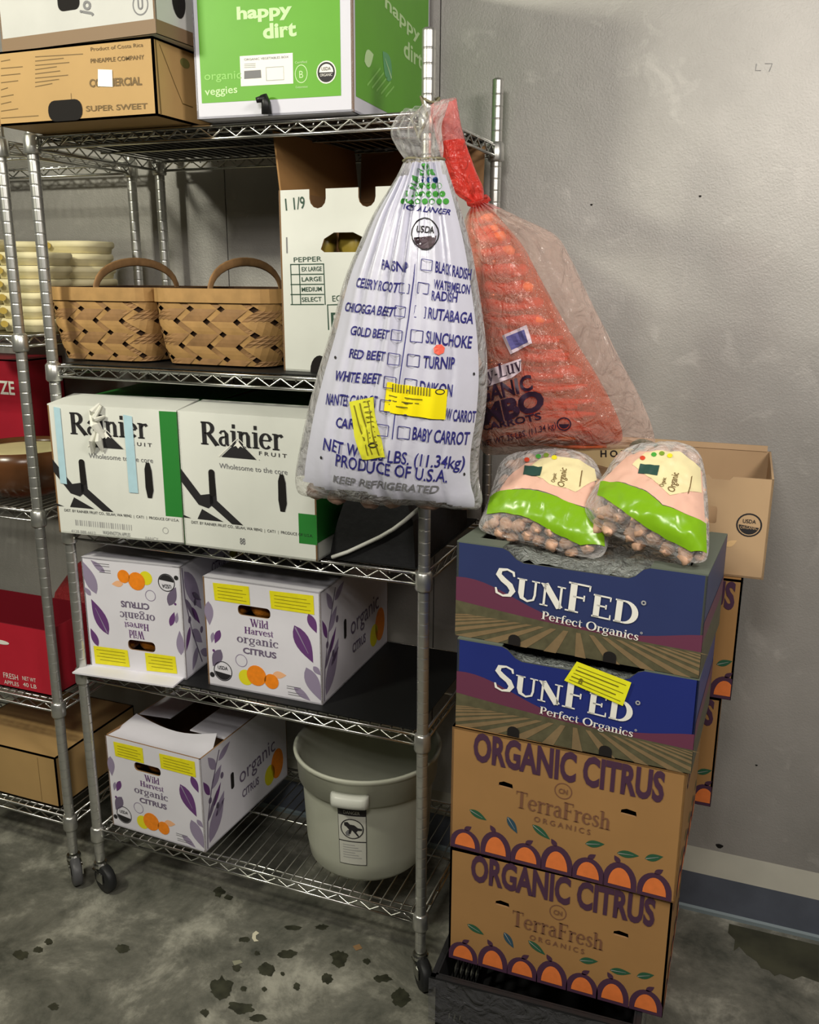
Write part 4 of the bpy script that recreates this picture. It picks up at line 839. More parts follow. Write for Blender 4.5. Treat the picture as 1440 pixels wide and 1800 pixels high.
def sun_box(B, label, blue, n):
    t = thing('produce_tray', label, 'box', B.base(), B.yaw); F = B.front; W_, H = B.w, B.h
    out = [(0, 0), (W_, 0), (W_, H), (W_ * .79, H), (W_ * .765, H - .004), (W_ * .735, H - .017), (W_ * .71, H - .022), (W_ * .29, H - .022), (W_ * .26, H - .017), (W_ * .225, H - .004), (W_ * .20, H), (0, H)]
    def hills(a): return H * (.40 + .20 * exp(-((a / W_ - .12) / .2) ** 2) + .02 * sin(a * 25))
    def fld(a): return H * (.34 - .13 * (a / W_) + .03 * sin(a / W_ * 5))
    def pr(mb):
        A = [W_ * i / 24 for i in range(25)]
        m1 = [(a, H * (.30 + .34 * exp(-((a / W_ - .04) / .30) ** 2) + .14 * exp(-((a / W_ - 1.05) / .22) ** 2))) for a in A]
        face(mb, F, [(0, .001), (W_, .001)] + m1[::-1], MAROON, 1)
        f1 = [(a, H * (.385 - .12 * (a / W_) - .03 * sin(pi * a / W_))) for a in A]; face(mb, F, [(0, .001), (W_, .001)] + f1[::-1], FIELD, 2)
        vx = W_ * .52; vy = H * .42
        for k in range(-9, 10):
            b0 = vx + k * W_ * .13; b1 = b0 + W_ * .045 * (1 + abs(k) * .14)
            t0 = .40
            def q(b, tt): return (vx + (b - vx) * tt, vy + (0 - vy) * tt)
            pts = [q(b0, t0), q(b1, t0), q(b1, 1), q(b0, 1)]
            # keep inside the board and under the field line
            def cl(p0, p1):
                # clip segment end to 0..W_
                if p1[0] < 0: s = (0 - p0[0]) / (p1[0] - p0[0]); return (0, p0[1] + (p1[1] - p0[1]) * s)
                if p1[0] > W_: s = (W_ - p0[0]) / (p1[0] - p0[0]); return (W_, p0[1] + (p1[1] - p0[1]) * s)
                return p1
            e0, e1 = cl(pts[0], pts[3]), cl(pts[1], pts[2])
            if abs(e0[0] - e1[0]) + abs(e0[1] - e1[1]) > .002: face(mb, F, [pts[0], pts[1], e1, (e0[0], e0[1] + .0005)] if k > -1 else [pts[0], pts[1], e1, e0], FIELDL, 3)
        put(mb, F, serif('S^U^NF^E^D'), (W_ * .17, H * .51), (W_ * .755, H * .42), H * .30, WINK, 4)
        put(mb, F, serif('Perfect Organics'), (W_ * .375, H * .335), (W_ * .765, H * .275), H * .085, WINK, 4)
        ring(mb, F, W_ * .775, H * .66, .003, .003, .0022, PALEINK, 4); ring(mb, F, W_ * .775, H * .36, .0015, .0015, .0012, PALEINK, 4)
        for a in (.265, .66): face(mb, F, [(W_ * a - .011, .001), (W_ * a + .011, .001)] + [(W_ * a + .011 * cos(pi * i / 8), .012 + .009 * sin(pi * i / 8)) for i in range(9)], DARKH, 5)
        # side print
        R_ = B.right; face(mb, R_, rect(0, 0, B.d, H * .35), FIELD, 1); face(mb, R_, rect(0, H * .35, B.d, H * .55), MAROON, 1)
        # board edge showing along the top, and corner flanges on top
        for a0, a1 in ((0, .20), (.79, 1)): mb.box(B.p(W_ * a0, .0005, H), B.X * W_ * (a1 - a0), B.Y * .035, V((0, 0, .0025)), mat('tray_edge', (96, 104, 92), .6))
        for x0 in (0, W_ - .03): mb.box(B.p(x0, .036, H), B.X * .03, B.Y * (B.d - .04), V((0, 0, .0025)), mat('tray_edge', (96, 104, 92), .6))
    carton(B, blue, mat('tray_inside', (70, 74, 68), .7), pr, top=False, fout=out).build('body', t)
    # crumpled clear liner bulging in the opening
    mb = MB(); n_, m_ = 30, 14; vs = []
    for j in range(m_ + 1):
        for i in range(n_ + 1):
            a = W_ * (.09 + .82 * i / n_); b = .007 + (B.d - .014) * j / m_; q = noise.noise(V((a * 40, b * 40, n))) * .009 + noise.noise(V((a * 110, b * 90, n))) * .007
            vs.append(B.p(a, b, H - .020 + q + (.003 if j else -.004) + .006 * sin(pi * j / m_) * (1 if n == 0 else .2) - (.006 if n else 0)))
    mb.add(vs, [(j * (n_ + 1) + i, j * (n_ + 1) + i + 1, (j + 1) * (n_ + 1) + i + 1, (j + 1) * (n_ + 1) + i) for j in range(m_) for i in range(n_)], film('crumpled_liner', (.7, .72, .7), .32, .07, (176, 182, 176), fold=1.0, fs=70))
    mb.build('film_liner', t, True)
    return t
S2 = Bx(FX + .006, -.224, zs2, -2.5, .416, .28, .168); sun2 = sun_box(S2, 'blue printed tray box with a yellow sticker, second from the top of the front stack', NAVY2, 1)
S1 = Bx(FX - .002, -.212, zs2 + .168 + .003, -4.0, .423, .26, .174); sun1 = sun_box(S1, 'topmost blue printed tray box holding the two bagged vegetables', NAVY, 0)
mb = MB(); F = Fr(S2.front.pt(0, 0, .004), S2.X, V((0, 0, 1)))
pq = [F.px(*p) for p in ((992, 1196), (1095, 1241), (1110, 1200), (1014, 1163))]; YS = mat('bright_yellow_sticker', (238, 236, 40), .45, 0, .06, 60)
mb.poly([F.pt(*p) for p in pq], YS); mb.poly([F.pt(*p, -.0005) for p in pq][::-1], YS)
for k in range(5):
    s = .14 + .17 * k; a = [pq[0][i] + (pq[3][i] - pq[0][i]) * s + (pq[1][i] - pq[0][i]) * .06 for i in (0, 1)]; b = [pq[1][i] + (pq[2][i] - pq[1][i]) * s + (pq[0][i] - pq[1][i]) * (.06 + .1 * (k % 2)) for i in (0, 1)]
    line(mb, F, [a, b], .0022 if k % 2 else .0012, OLIVE, 1)
put(mb, F, glyphs('8', .02), F.px(1016, 1200), F.px(1023, 1203), .011, OLIVE, 2)
mb.build('price_sticker', sun2, label='bright yellow sticker')
# ------------------------------------------------------------------ rear stack
RX = 1.13
def rear(z, h, label, dx=0, yaw=0): 
    B = Bx(RX + dx, .155, z, yaw, .392, .31, h); return terra_carton(B, label, 0)
rear(.0005, .253, 'lowest kraft carton of the rear stack, on the floor', -.085); rear(.2545, .256, 'second kraft carton from the floor in the rear stack', -.075); rear(.5115, .250, 'kraft carton of the rear stack, third from the floor', -.012); rear(.7625, .258, 'kraft carton of the rear stack just under the open brown box', .006)
B = Bx(RX - .005, .165, 1.0215, 1, .440, .31, .202)
t = thing('open_carton', 'open brown carton with a round seal on top of the rear stack', 'box', B.base(), B.yaw); F = B.front; H = B.h
na = F.px(1268, 835)[0]
out = [(0, 0), (B.w, 0), (B.w, H), (na + .022, H), (na + .016, H - .007), (na - .016, H - .007), (na - .022, H), (0, H)]
hx, hy = F.px(1253, 905)
def pr(mb):
    a, b = F.px(1317, 923); ring(mb, F, a, b, .0225, .0225, .003, INK); face(mb, F, ell(a, b, .019, .019, 14, pi + .0, 2 * pi), INK, 1); text(mb, F, 'USDA', (a - .012, b + .004), (a + .012, b + .004), .008, INK, .01); text(mb, F, 'ORGANIC', (a - .016, b - .008), (a + .016, b - .008), .006, KRAFT3, 0, 3)
    leaf(mb, F, F.px(1275, 960), F.px(1296, 950), .012, mat('torn_board', (214, 178, 128), .8), 1)
mb = carton(B, KRAFT3, KRAFT3, pr, top=False, fout=out, fholes=[rrect(hx - .012, hy - .018, hx + .008, hy + .018, .006)])
Fb = Fr(B.p(0, B.d - .005, 0), B.X, V((0, 0, 1)))
CRM = mat('cream_print', (214, 196, 150), .65)
face(mb, Fb, [Fb.px(980, 800), Fb.px(1078, 824), Fb.px(1150, 820), Fb.px(1150, 782), Fb.px(980, 782)], CRM, 2)
tpx(mb, Fb, 'H O M E', (1056, 803), (1118, 803), (1056, 791), INK, .03, 3)
leaf(mb, Fb, Fb.px(1106, 783), Fb.px(1158, 781), .03, TLEAF, 3)
mb.build('body', t)
mb = MB(); mb.box(B.p(.008, B.d - .006, H), B.X * (B.w - .016), V((0, .004, .012)), B.Y * .004, KRAFT3); mb.build('back_flap', t)
# ------------------------------------------------------------------ film bags
def smooth_rows(rows, n):
    """Catmull-Rom over the row table"""
    out = []
    m_ = len(rows) - 1
    for i in range(n + 1):
        x = m_ * i / n; k = min(int(x), m_ - 1); f = x - k; P0, P1, P2, P3 = rows[max(k - 1, 0)], rows[k], rows[k + 1], rows[min(k + 2, m_)]
        out.append([0.5 * (2 * b + (c - a) * f + (2 * a - 5 * b + 4 * c - d) * f * f + (3 * b - a - 3 * c + d) * f ** 3) for a, b, c, d in zip(P0, P1, P2, P3)])
    return out
class Bag:
    """pillow over frame F: rows (uL,vL,uR,vR,front bulge,back bulge) from top to bottom"""
    def __init__(s, F, rows, n=60, pleat=None, pw=.5):
        s.F = F; R = []
        for uL, vL, uR, vR, bf, bb in rows:
            a = F.px(uL, vL); b = F.px(uR, vR); R.append((a[0], a[1], b[0], b[1], bf, bb))
        s.R = smooth_rows(R, n); s.n = n; s.pleat = pleat or (lambda s_, t_, a, b: 0); s.pw = pw
    def row(s, t):
        x = max(0, min(s.n - 1e-6, t * s.n)); k = int(x); f = x - k; return [a + (b - a) * f for a, b in zip(s.R[k], s.R[k + 1])]
    def plane(s, q, t): r = s.row(t); k = (q + 1) / 2; return (r[0] + (r[2] - r[0]) * k, r[1] + (r[3] - r[1]) * k)
    def h(s, q, t, back=False):
        r = s.row(t); e_ = max(0, 1 - q * q); a, b = s.plane(q, t); p = s.pleat(q, t, a, b)
        if back: return -(max(.0005, r[5]) * e_ ** s.pw) + p * min(1, e_ * 2) * .4
        return max(.0005, r[4]) * e_ ** s.pw + p * min(1, e_ * 2)
    def inv(s, a, b):
        q, t = 0.0, .5
        for _ in range(8):
            lo, hi = 0.0, 1.0
            for _ in range(18):
                t = (lo + hi) / 2
                if s.plane(q, t)[1] > b: lo = t
                else: hi = t
            r = s.row(t); q = max(-.999, min(.999, 2 * (a - r[0]) / max(1e-5, (r[2] - r[0])) - 1))
        return q, t
    def px(s, u, v):
        h = 0
        for _ in range(6): a, b = s.F.px(u, v, h); h = s.h(*s.inv(a, b))
        return a, b
    def on(s, a, b, eps=.0015): q, t = s.inv(a, b); return s.F.pt(a, b, s.h(q, t) + eps)
    def pt(s, q, t, back=False, sc=1.0): a, b = s.plane(q * sc, t); return s.F.pt(a, b, s.h(q * sc, t, back))
    def mesh(s, mb, fm, bm, nu=48, nv=None):
        nv = nv or s.n
        for back in (False, True):
            vs = []
            for j in range(nv + 1):
                for i in range(nu + 1): vs.append(s.pt(-cos(pi * i / nu), j / nv, back))
            for j in range(nv):
                for i in range(nu):
                    q = -cos(pi * (i + .5) / nu); m = (bm if back else fm)(q, (j + .5) / nv)
                    f = [j * (nu + 1) + i, (j + 1) * (nu + 1) + i, (j + 1) * (nu + 1) + i + 1, j * (nu + 1) + i + 1]
                    if back: f = f[::-1]
                    mb.f.append([len(mb.v) + x for x in f]); mb.mi.append(mb.slot(m))
            mb.v += vs
def bag_text(bag, mb, g, p0, p1, p2, m, eps=.002, seg=.009):
    """print lettering on the bag skin; p0,p1 baseline ends and p2 top point in photo pixels"""
    import bmesh
    a0, a1, a2 = bag.px(*p0), bag.px(*p1), bag.px(*p2); vs, fs, _ = g
    bm = bmesh.new(); dx = (a1[0] - a0[0], a1[1] - a0[1]); dy = (a2[0] - a0[0], a2[1] - a0[1])
    V_ = [bm.verts.new((a0[0] + dx[0] * x + dy[0] * y, a0[1] + dx[1] * x + dy[1] * y, 0)) for x, y in vs]
    for f in fs:
        try: bm.faces.new([V_[i] for i in f])
        except ValueError: pass
    bmesh.ops.triangulate(bm, faces=bm.faces[:])
    for _ in range(4):
        ed = [e_ for e_ in bm.edges if e_.calc_length() > seg]
        if not ed: break
        bmesh.ops.subdivide_edges(bm, edges=ed, cuts=1)
        bmesh.ops.triangulate(bm, faces=[f for f in bm.faces if len(f.verts) > 3])
    bm.verts.index_update()
    mb.add([bag.on(v.co.x, v.co.y, eps) for v in bm.verts], [[v.index for v in f.verts] for f in bm.faces], m); bm.free()
def bag_poly(bag, mb, pts, m, eps=.002, seg=.009): bag_text(bag, mb, ([(p[0], p[1]) for p in pts], [list(range(len(pts)))], 1), (0, 0), (0, 0), (0, 0), m, eps, seg) if False else _bp(bag, mb, pts, m, eps, seg)
def _bp(bag, mb, pts, m, eps, seg):
    import bmesh
    bm = bmesh.new(); q = [bag.px(*p) for p in pts]; bm.faces.new([bm.verts.new((a, b, 0)) for a, b in q]); bmesh.ops.triangulate(bm, faces=bm.faces[:])
    for _ in range(5):
        ed = [e_ for e_ in bm.edges if e_.calc_length() > seg]
        if not ed: break
        bmesh.ops.subdivide_edges(bm, edges=ed, cuts=1); bmesh.ops.triangulate(bm, faces=[f for f in bm.faces if len(f.verts) > 3])
    bm.verts.index_update(); mb.add([bag.on(v.co.x, v.co.y, eps) for v in bm.verts], [[v.index for v in f.verts] for f in bm.faces], m); bm.free()
def bag_line(bag, mb, pts, wpx, m, eps=.002):
    for i in range(len(pts) - 1):
        (u0, v0), (u1, v1) = pts[i], pts[i + 1]; l = sqrt((u1 - u0) ** 2 + (v1 - v0) ** 2) or 1; nx, ny = -(v1 - v0) / l * wpx / 2, (u1 - u0) / l * wpx / 2
        _bp(bag, mb, [(u0 - nx, v0 - ny), (u1 - nx, v1 - ny), (u1 + nx, v1 + ny), (u0 + nx, v0 + ny)], m, eps, .02)
# --- red bag of carrots (behind)
rz = rad(2); FRd = Fr((1.05, .045, 1.3), (cos(rz), sin(rz), 0), (0, 0, 1))
rows = [(838, 356, 848, 352, .012, .010), (824, 372, 872, 362, .022, .018), (815, 400, 918, 384, .04, .03), (816, 440, 975, 412, .055, .04), (822, 500, 1002, 452, .07, .05), (828, 560, 1032, 515, .078, .055), (832, 620, 1062, 575, .08, .058), (836, 680, 1092, 635, .08, .058), (838, 730, 1122, 692, .075, .055), (840, 770, 1143, 740, .06, .045), (846, 790, 1152, 776, .03, .022), (856, 800, 1146, 786, .004, .004)]
def pl(q, t, a, b): return .007 * exp(-t * 3.5) * sin(q * 26 + 3 * t) + .006 * noise.noise(V((a * 26, b * 16, 1))) + .005 * (1 - abs(noise.noise(V((a * 38 + b * 20, b * 18, 5)))) * 2)
outer = Bag(FRd, rows, 60, pl)
rin = [(838, 356, 848, 352, .009, .008), (826, 374, 862, 364, .018, .014), (820, 402, 886, 392, .034, .024), (822, 440, 918, 430, .048, .034), (828, 500, 950, 490, .062, .044), (834, 560, 982, 548, .07, .048), (838, 620, 1016, 606, .072, .05), (842, 680, 1052, 664, .072, .05), (844, 730, 1078, 714, .066, .048), (846, 764, 1092, 750, .05, .038), (856, 780, 1094, 772, .02, .015), (866, 786, 1084, 780, .003, .003)]
inner = Bag(FRd, rin, 60, lambda q, t, a, b: .0035 * noise.noise(V((a * 30, b * 45, 2))))
t = thing('carrot_bag', 'red net bag of carrots hanging right of the white bag by the rack post', 'bag', FRd.O)
mb = MB(); inner.mesh(mb, lambda q, t_: REDF, lambda q, t_: REDF, 40); mb.build('red_net', t, True)
mb = MB(); outer.mesh(mb, lambda q, t_: MILKY if t_ > .12 else REDC, lambda q, t_: MILKY, 48); mb.build('outer_film', t, True, label='clear film')
mb = MB()                                            # gathered neck from the post down to the knot
nk = Bag(Fr((.98, -.03, 1.8), (1, 0, 0), (0, 0, 1)), [(757, 186, 802, 172, .014, .012), (758, 200, 806, 196, .02, .014), (765, 235, 812, 228, .022, .016), (776, 275, 822, 262, .024, .018), (790, 318, 836, 300, .024, .018), (806, 345, 849, 330, .02, .016), (826, 356, 850, 349, .012, .01)], 36, lambda q, t_, a, b:   .0025 * sin(q * 9 + 5 * t_) + .004 * noise.noise(V((a * 70, b * 40, 8))))
nk.mesh(mb, lambda q, t_: REDC if t_ < .42 and q > -.6 else REDT, lambda q, t_: REDT, 36); mb.build('gathered_neck', t, True)
mb = MB(); kp = FRd.pt(*FRd.px(843, 353)); mb.lump(kp + V((0, -.012, 0)), .020, .016, .013, REDT, None, 16, 10, .5, 4); mb.build('knot', t, True)
mb = MB(); R_ = outer
LBL = mat('lilac_label', (96, 92, 150), .4); LBE = mat('label_edge', (214, 196, 206), .4); DP = mat('plum_ink', (50, 28, 50), .45)
LB_ = MB(); bag_poly(R_, LB_, [(883, 590), (926, 571), (936, 603), (898, 623)], LBE, .0022); bag_poly(R_, LB_, [(890, 592), (922, 579), (929, 601), (900, 615)], LBL, .003); LB_.build('square_label', t, label='lilac square label')
bag_poly(R_, mb, [(850, 652), (916, 630), (917, 652), (900, 664), (852, 682)], LBE, .002)
bag_text(R_, mb, serif('Bunny-Luv'), (814, 686), (920, 650), (810, 663), DP, .003); bag_text(R_, mb, glyphs('ORGANIC', .03), (812, 715), (938, 684), (807, 690), DP, .003); bag_text(R_, mb, glyphs('JUMBO', .05), (806, 756), (960, 716), (800, 724), DP, .003)
bag_text(R_, mb, glyphs('CARROTS', .03), (850, 756), (953, 736), (848, 744), DP, .003); bag_text(R_, mb, glyphs('NET WT. 25 LBS. (11.34 kg)', .01), (850, 784), (978, 752), (848, 774), DP, .003)
u0, v0 = 992, 745
bag_line(R_, mb, [(u0 + 12 * cos(i * .5236), v0 + 11 * sin(i * .5236)) for i in range(13)], 2.5, DP, .003); bag_poly(R_, mb, [(u0 + 9 * cos(i * .35), v0 + 8 * sin(i * .35)) for i in range(10)], DP, .003)
mb.build('print', t, True, label='plum lettering')
CARR = mat('carrot_skin', (236, 106, 34), .5, 0, .18, 30, .4, 60)
rnd = random.Random(5); nc = 0
for row_ in range(19):
    t_ = .16 + .80 * row_ / 18; r = inner.row(t_); wd = r[2] - r[0]
    for lay_ in range(3 if t_ > .3 else 2):
        bf = r[4] if lay_ == 0 else r[5]; off = (r[4] * .62, 0.0, -r[5] * .5)[lay_]
        L_ = min(.165, wd * .74) * rnd.uniform(.85, 1.0); cc = (r[0] + r[2]) / 2 + rnd.uniform(-1, 1) * max(0, (wd * .84 - L_) / 2); dr = rnd.choice((-1, 1)); tl = rnd.uniform(-.07, .05); R0 = min(.0125, r[4] * .34)
        ca, cb = cc, (r[1] + r[3]) / 2 + rnd.uniform(-.004, .004)
        pts = []; rs = []
        for i in range(10):
            f = i / 9; pts.append(FRd.pt(ca + dr * (f - .5) * L_, cb + (f - .5) * L_ * tl * dr + .002 * sin(f * 7), off + .003 * sin(f * 5))); rs.append(R0 * (.55 if i == 0 else 1 - .72 * f ** 1.4) * (1 + .06 * sin(i * 2.3)))
        mb = MB(); mb.tube(pts, rs, CARR, 10); single(mb, 'carrot', 'orange carrot lying in the red net bag', 'vegetable', pts[5], 'carrots in the red net bag', True)
# --- white bag of root vegetables (front)
wz = rad(6); FWb = Fr((.88, -.165, 1.2), (cos(wz), sin(wz), 0), (0, 0, 1))
rows = [(711, 284, 781, 280, .024, .018), (700, 308, 788, 302, .034, .022), (686, 332, 796, 326, .042, .028), (656, 381, 812, 376, .055, .032), (630, 438, 828, 435, .068, .038), (607, 495, 840, 500, .078, .042), (586, 575, 852, 580, .086, .045), (563, 650, 857, 655, .09, .048), (545, 715, 853, 725, .09, .05), (532, 775, 843, 790, .085, .05), (522, 825, 842, 842, .07, .045), (521, 852, 848, 872, .052, .035), (528, 868, 846, 890, .030, .02), (548, 872, 838, 896, .004, .004)]
FOLDS = [(-.62, .05, .7), (-.52, .02, -.6), (-.16, .02, -.6), (.22, .02, -.5), (.62, .03, -.5), (-.42, .045, 1), (-.25, .05, .8), (-.08, .04, 1.25), (.02, .03, -1.0), (.14, .05, .7), (.30, .04, .6), (.5, .05, .9), (.72, .05, .6)]
def plw(q, t, a, b):
    e_ = exp(-t * 1.9) + .06; v = 0
    for c0, w_, k in FOLDS: v += k * exp(-((q - c0 - .05 * t) / (w_ * (1 + .6 * t))) ** 2)
    bot = max(0, (t - .80) / .2)
    return .016 * e_ * v + .0035 * noise.noise(V((a * 16, b * 9, 4))) * (.3 + t) + .005 * bot * noise.noise(V((a * 45, b * 22, 6))) + .010 * bot * sin(a * 42 + 1)
wb = Bag(FWb, rows, 70, plw)
t = thing('vegetable_bag', 'white printed plastic bag of root vegetables hanging from the front rack post', 'bag', FWb.O)
def fmat(q, t_):
    lim_l = -.90 + .10 * exp(-t_ * 6) if t_ > .04 else -.55
    bt = .805 + .11 * ((q + 1) / 2) ** 2 + .012 * sin(q * 9)
    if t_ < .10: return WFILM if -.25 < q < .85 and t_ > .03 else CLEAR
    return WFILM if (-.80 + .14 * max(0, .35 - t_) - .04 * t_) < q < .94 and t_ < bt else CLEAR
mb = MB(); wb.mesh(mb, fmat, lambda q, t_: CLEAR if t_ > .80 else mat('white_poly_back', (214, 214, 222), .4), 72); mb.build('printed_film', t, True)
mb = MB(); nk = Bag(Fr((.935, -.085, 1.85), (cos(wz), sin(wz), 0), (0, 0, 1)), [(706, 196, 790, 176, .012, .010), (694, 212, 784, 196, .028, .022), (688, 236, 776, 220, .034, .026), (697, 258, 778, 245, .032, .02), (706, 272, 780, 262, .028, .016), (714, 284, 778, 279, .020, .012)], 40, lambda q, t_, a, b: .007 * sin(q * 15 + 4 * t_) * (1 - t_ * .5) + .013 * noise.noise(V((a * 75, b * 60, 3))))
nk.mesh(mb, lambda q, t_: CLEAR, lambda q, t_: CLEAR, 44); mb.build('ruffled_top', t, True, label='clear ruffled film')
mb = MB(); TW = mat('tan_tie', (128, 122, 96), .6); pts = [wb.pt(-cos(pi * i / 14), .0, False) + FWb.N * .004 for i in range(15)] + [wb.pt(cos(pi * i / 14), .0, True) - FWb.N * .003 for i in range(1, 14)]
pts.append(pts[0]); mb.tube(pts, .0022, TW, 6); mb.build('tie', t, True)
mb = MB()                                            # loop holding the bags on the post
lp = [V((.914 + .020 * cos(a_), 0 + .020 * sin(a_), 1.905 + .006 * sin(a_ * 2))) for a_ in [i * pi / 8 for i in range(4, 20)]]; lp = [V((.925, -.075, 1.835))] + [V((.93, -.045, 1.87))] + lp[7:] + lp[:3] + [V((.90, -.05, 1.87)), V((.925, -.075, 1.832))]
mb.tube(lp, .0025, TW, 6); mb.build('hanging_loop', t, True)
mb = MB(); W = wb; bt = lambda s, a, b, c, m=BLUEINK, bo=.018: bag_text(W, mb, glyphs(s, bo), a, b, c, m)
def cbx(u, v, s=19, dx=3):     # outlined checkbox, (u,v) lower left
    bag_line(W, mb, [(u, v), (u + s, v + 2), (u + s + dx * .6, v - s + 3), (u + dx * .6, v - s), (u, v)], 1.4, BLUEINK)
bag_line(W, mb, [(733, 452), (727, 500), (719, 560), (710, 620), (703, 668), (696, 720), (690, 772)], 1.8, BLUEINK)
bt('PARSNIP', (671, 473), (716, 479), (673, 455)); cbx(712, 478, 17)
bt('CELERY ROOT', (626, 504), (700, 514), (630, 487)); cbx(702, 514, 17)
bt('CHIOGGA BEET', (606, 546), (692, 556), (610, 530)); cbx(694, 555, 18)
bt('GOLD BEET', (616, 588), (683, 596), (619, 572)); cbx(688, 597, 18)
bt('RED BEET', (614, 628), (676, 634), (617, 612)); cbx(682, 640, 20)
bt('WHITE BEET', (588, 668), (668, 675), (592, 650)); cbx(675, 681, 20)
bt('NANTES CARROT', (573, 710), (662, 716), (576, 690)); cbx(668, 722, 20)
bt('CARROT', (590, 750), (660, 757), (593, 732)); cbx(662, 765, 20)
bt('BLACK RADISH', (766, 478), (828, 492), (767, 458)); cbx(740, 474, 19)
bt('WATERMELON', (763, 507), (826, 517), (764, 490)); bt('RADISH', (759, 527), (804, 531), (760, 510)); cbx(734, 515, 19)
bt('RUTABAGA', (753, 559), (832, 569), (755, 539)); cbx(728, 557, 20)
bt('SUNCHOKE', (749, 602), (829, 612), (751, 580)); cbx(722, 600, 21)
bt('TURNIP', (744, 646), (799, 649), (746, 624)); cbx(716, 643, 21)
bt('DAIKON', (738, 690), (795, 697), (740, 668)); cbx(711, 686, 21)
bt('SNOW CARROT', (765, 735), (836, 742), (767, 714)); cbx(706, 728, 20)
bt('BABY CARROT', (725, 772), (824, 781), (728, 749)); cbx(699, 770, 21)
bt('NET WT. 25 LBS. (11.34kg)', (568, 790), (816, 823), (571, 768), BLUEINK, .012)
bt('PRODUCE OF U.S.A.', (590, 818), (786, 848), (592, 796), BLUEINK, .012)
bt('KEEP REFRIGERATED', (586, 846), (770, 866), (588, 834), GREYINK)
bag_text(W, mb, glyphs('NOT A LANCER', .02), (708, 368), (792, 378), (710, 358), BLUEINK)
# round seal
mb.build('print', t, True, label='indigo lettering'); mb = MB()
bag_line(W, mb, [(748 + (22 + 2 * cos(i * .314 * 2)) * cos(i * .314), 411 + 28 * sin(i * .314)) for i in range(21)], 2.2, INK)
bag_poly(W, mb, [(748 + 20 * cos(i * .3), 414 + 24 * sin(i * .3)) for i in range(11)], mat('seal_brown', (84, 70, 76), .5)); bt('USDA', (733, 408), (764, 410), (735, 396), INK)
mb.build('round_seal', t, label='brown and white round seal'); mb = MB()
# green and blue scallop print near the neck
for r_, (v, n_, m_) in enumerate(((292, 3, GINK), (303, 4, GINK), (316, 4, BINK), (327, 6, GINK), (341, 6, GINK), (354, 7, GINK))):
    x0, x1 = 752 - 8 * (r_ + 1), 752 + 6.5 * (r_ + 1)
    for k in range(n_):
        cx = x0 + (x1 - x0) * (k + .5) / n_; rr = (x1 - x0) / n_ * .44; mm_ = m_ if r_ != 2 or k >= 1 else GINK
        bag_poly(W, mb, [(cx + rr * cos(i * .63), v + 5.5 * sin(i * .63)) for i in range(10)], mm_, .002)
mb.build('neck_print', t, label='green and blue scalloped print'); mb = MB()
bag_poly(W, mb, [(763, 612), (768, 606), (777, 605), (783, 611), (781, 620), (772, 624), (764, 620)], mat('coral_spot', (250, 110, 90), .5), .003)
mb.build('coral_spot', t); mb = MB()
for u, v in ((590, 628), (834, 657), (565, 804), (817, 833)): bag_poly(W, mb, [(u + 2 * cos(i), v + 3 * sin(i)) for i in range(6)], INK)
mb.build('pin_holes', t)
mb = MB(); YB = mat('vivid_yellow_sticker', (250, 232, 20), .4)
bag_poly(W, mb, [(676, 722), (784, 737), (788, 684), (682, 671)], YB, .004, .012)
for k in range(14): bag_poly(W, mb, [(690 + 5 * k, 688 + .6 * k), (692.5 + 5 * k, 688.4 + .6 * k), (693 + 5 * k, 674 + .6 * k), (691 + 5 * k, 674 + .6 * k)], OLIVE, .005, .02)
for k, e_ in enumerate((744, 738, 718)): bag_line(W, mb, [(685, 694 + 8 * k), (e_, 702 + 7 * k)], 2, OLIVE, .005)
bag_line(W, mb, [(775 + 8 * cos(i * .7), 688 + 4.5 * sin(i * .7)) for i in range(10)], 1.6, INK, .005)
mb.build('wide_sticker', t, True, label='bright yellow wide sticker')
mb = MB(); bag_poly(W, mb, [(615, 706), (624, 765), (638, 807), (678, 803), (670, 765), (658, 697)], mat('lime_yellow_sticker', (224, 222, 60), .4), .004, .012)
for a_, b_ in (((624, 712), (648, 800)), ((634, 708), (656, 798)), ((648, 704), (668, 800))): bag_line(W, mb, [a_, b_], 2.2, OLIVE, .005)
for k in range(9): bag_line(W, mb, [(640 + k * 1.5, 706 + 9 * k), (652 + k * 1.5, 704 + 9 * k)], 2, OLIVE, .005)
bag_line(W, mb, [(657 + 8 * cos(i * .7), 782 + 3.5 * sin(i * .7)) for i in range(10)], 2, INK, .005)
mb.build('narrow_sticker', t, True, label='yellow green upright sticker')
ROOT = mat('root_skin', (150, 120, 104), .6, 0, .25, 18); rnd = random.Random(9); got = []
for k in range(400):
    t_ = rnd.uniform(.40, .93); q = rnd.uniform(-.86, .86); r = wb.row(t_); R0 = rnd.uniform(.022, .030); e_ = sqrt(1 - q * q)
    f = rnd.uniform(0, 1); dmx, dmn = r[4] * e_ - R0 - .014, -r[5] * e_ + R0 + .010
    wl = min((q + 1), (1 - q)) * (r[2] - r[0]) / 2
    if wl < R0 * 1.1 : continue
    if dmx < dmn: dmx = dmn = (r[4] - r[5]) * e_ * .4; R0 = min(R0, (r[4] + r[5]) * e_ * .4)
    if R0 < .012: continue
    a, b = wb.plane(q, t_); c = FWb.pt(a, b, dmn + (dmx - dmn) * f)
    if all((c - g).length > (R0 + rg) * .86 for g, rg in got): got.append((c, R0))
for k, (c, R0) in enumerate(got):
    mb = MB(); mb.lump(c, R0, R0 * .92, R0 * .9, ROOT, None, 14, 10, .2, k); single(mb, 'root_vegetable', 'dusky root vegetable inside the hanging white bag', 'vegetable', c - V((0, 0, R0)), 'root vegetables in the white bag', True)
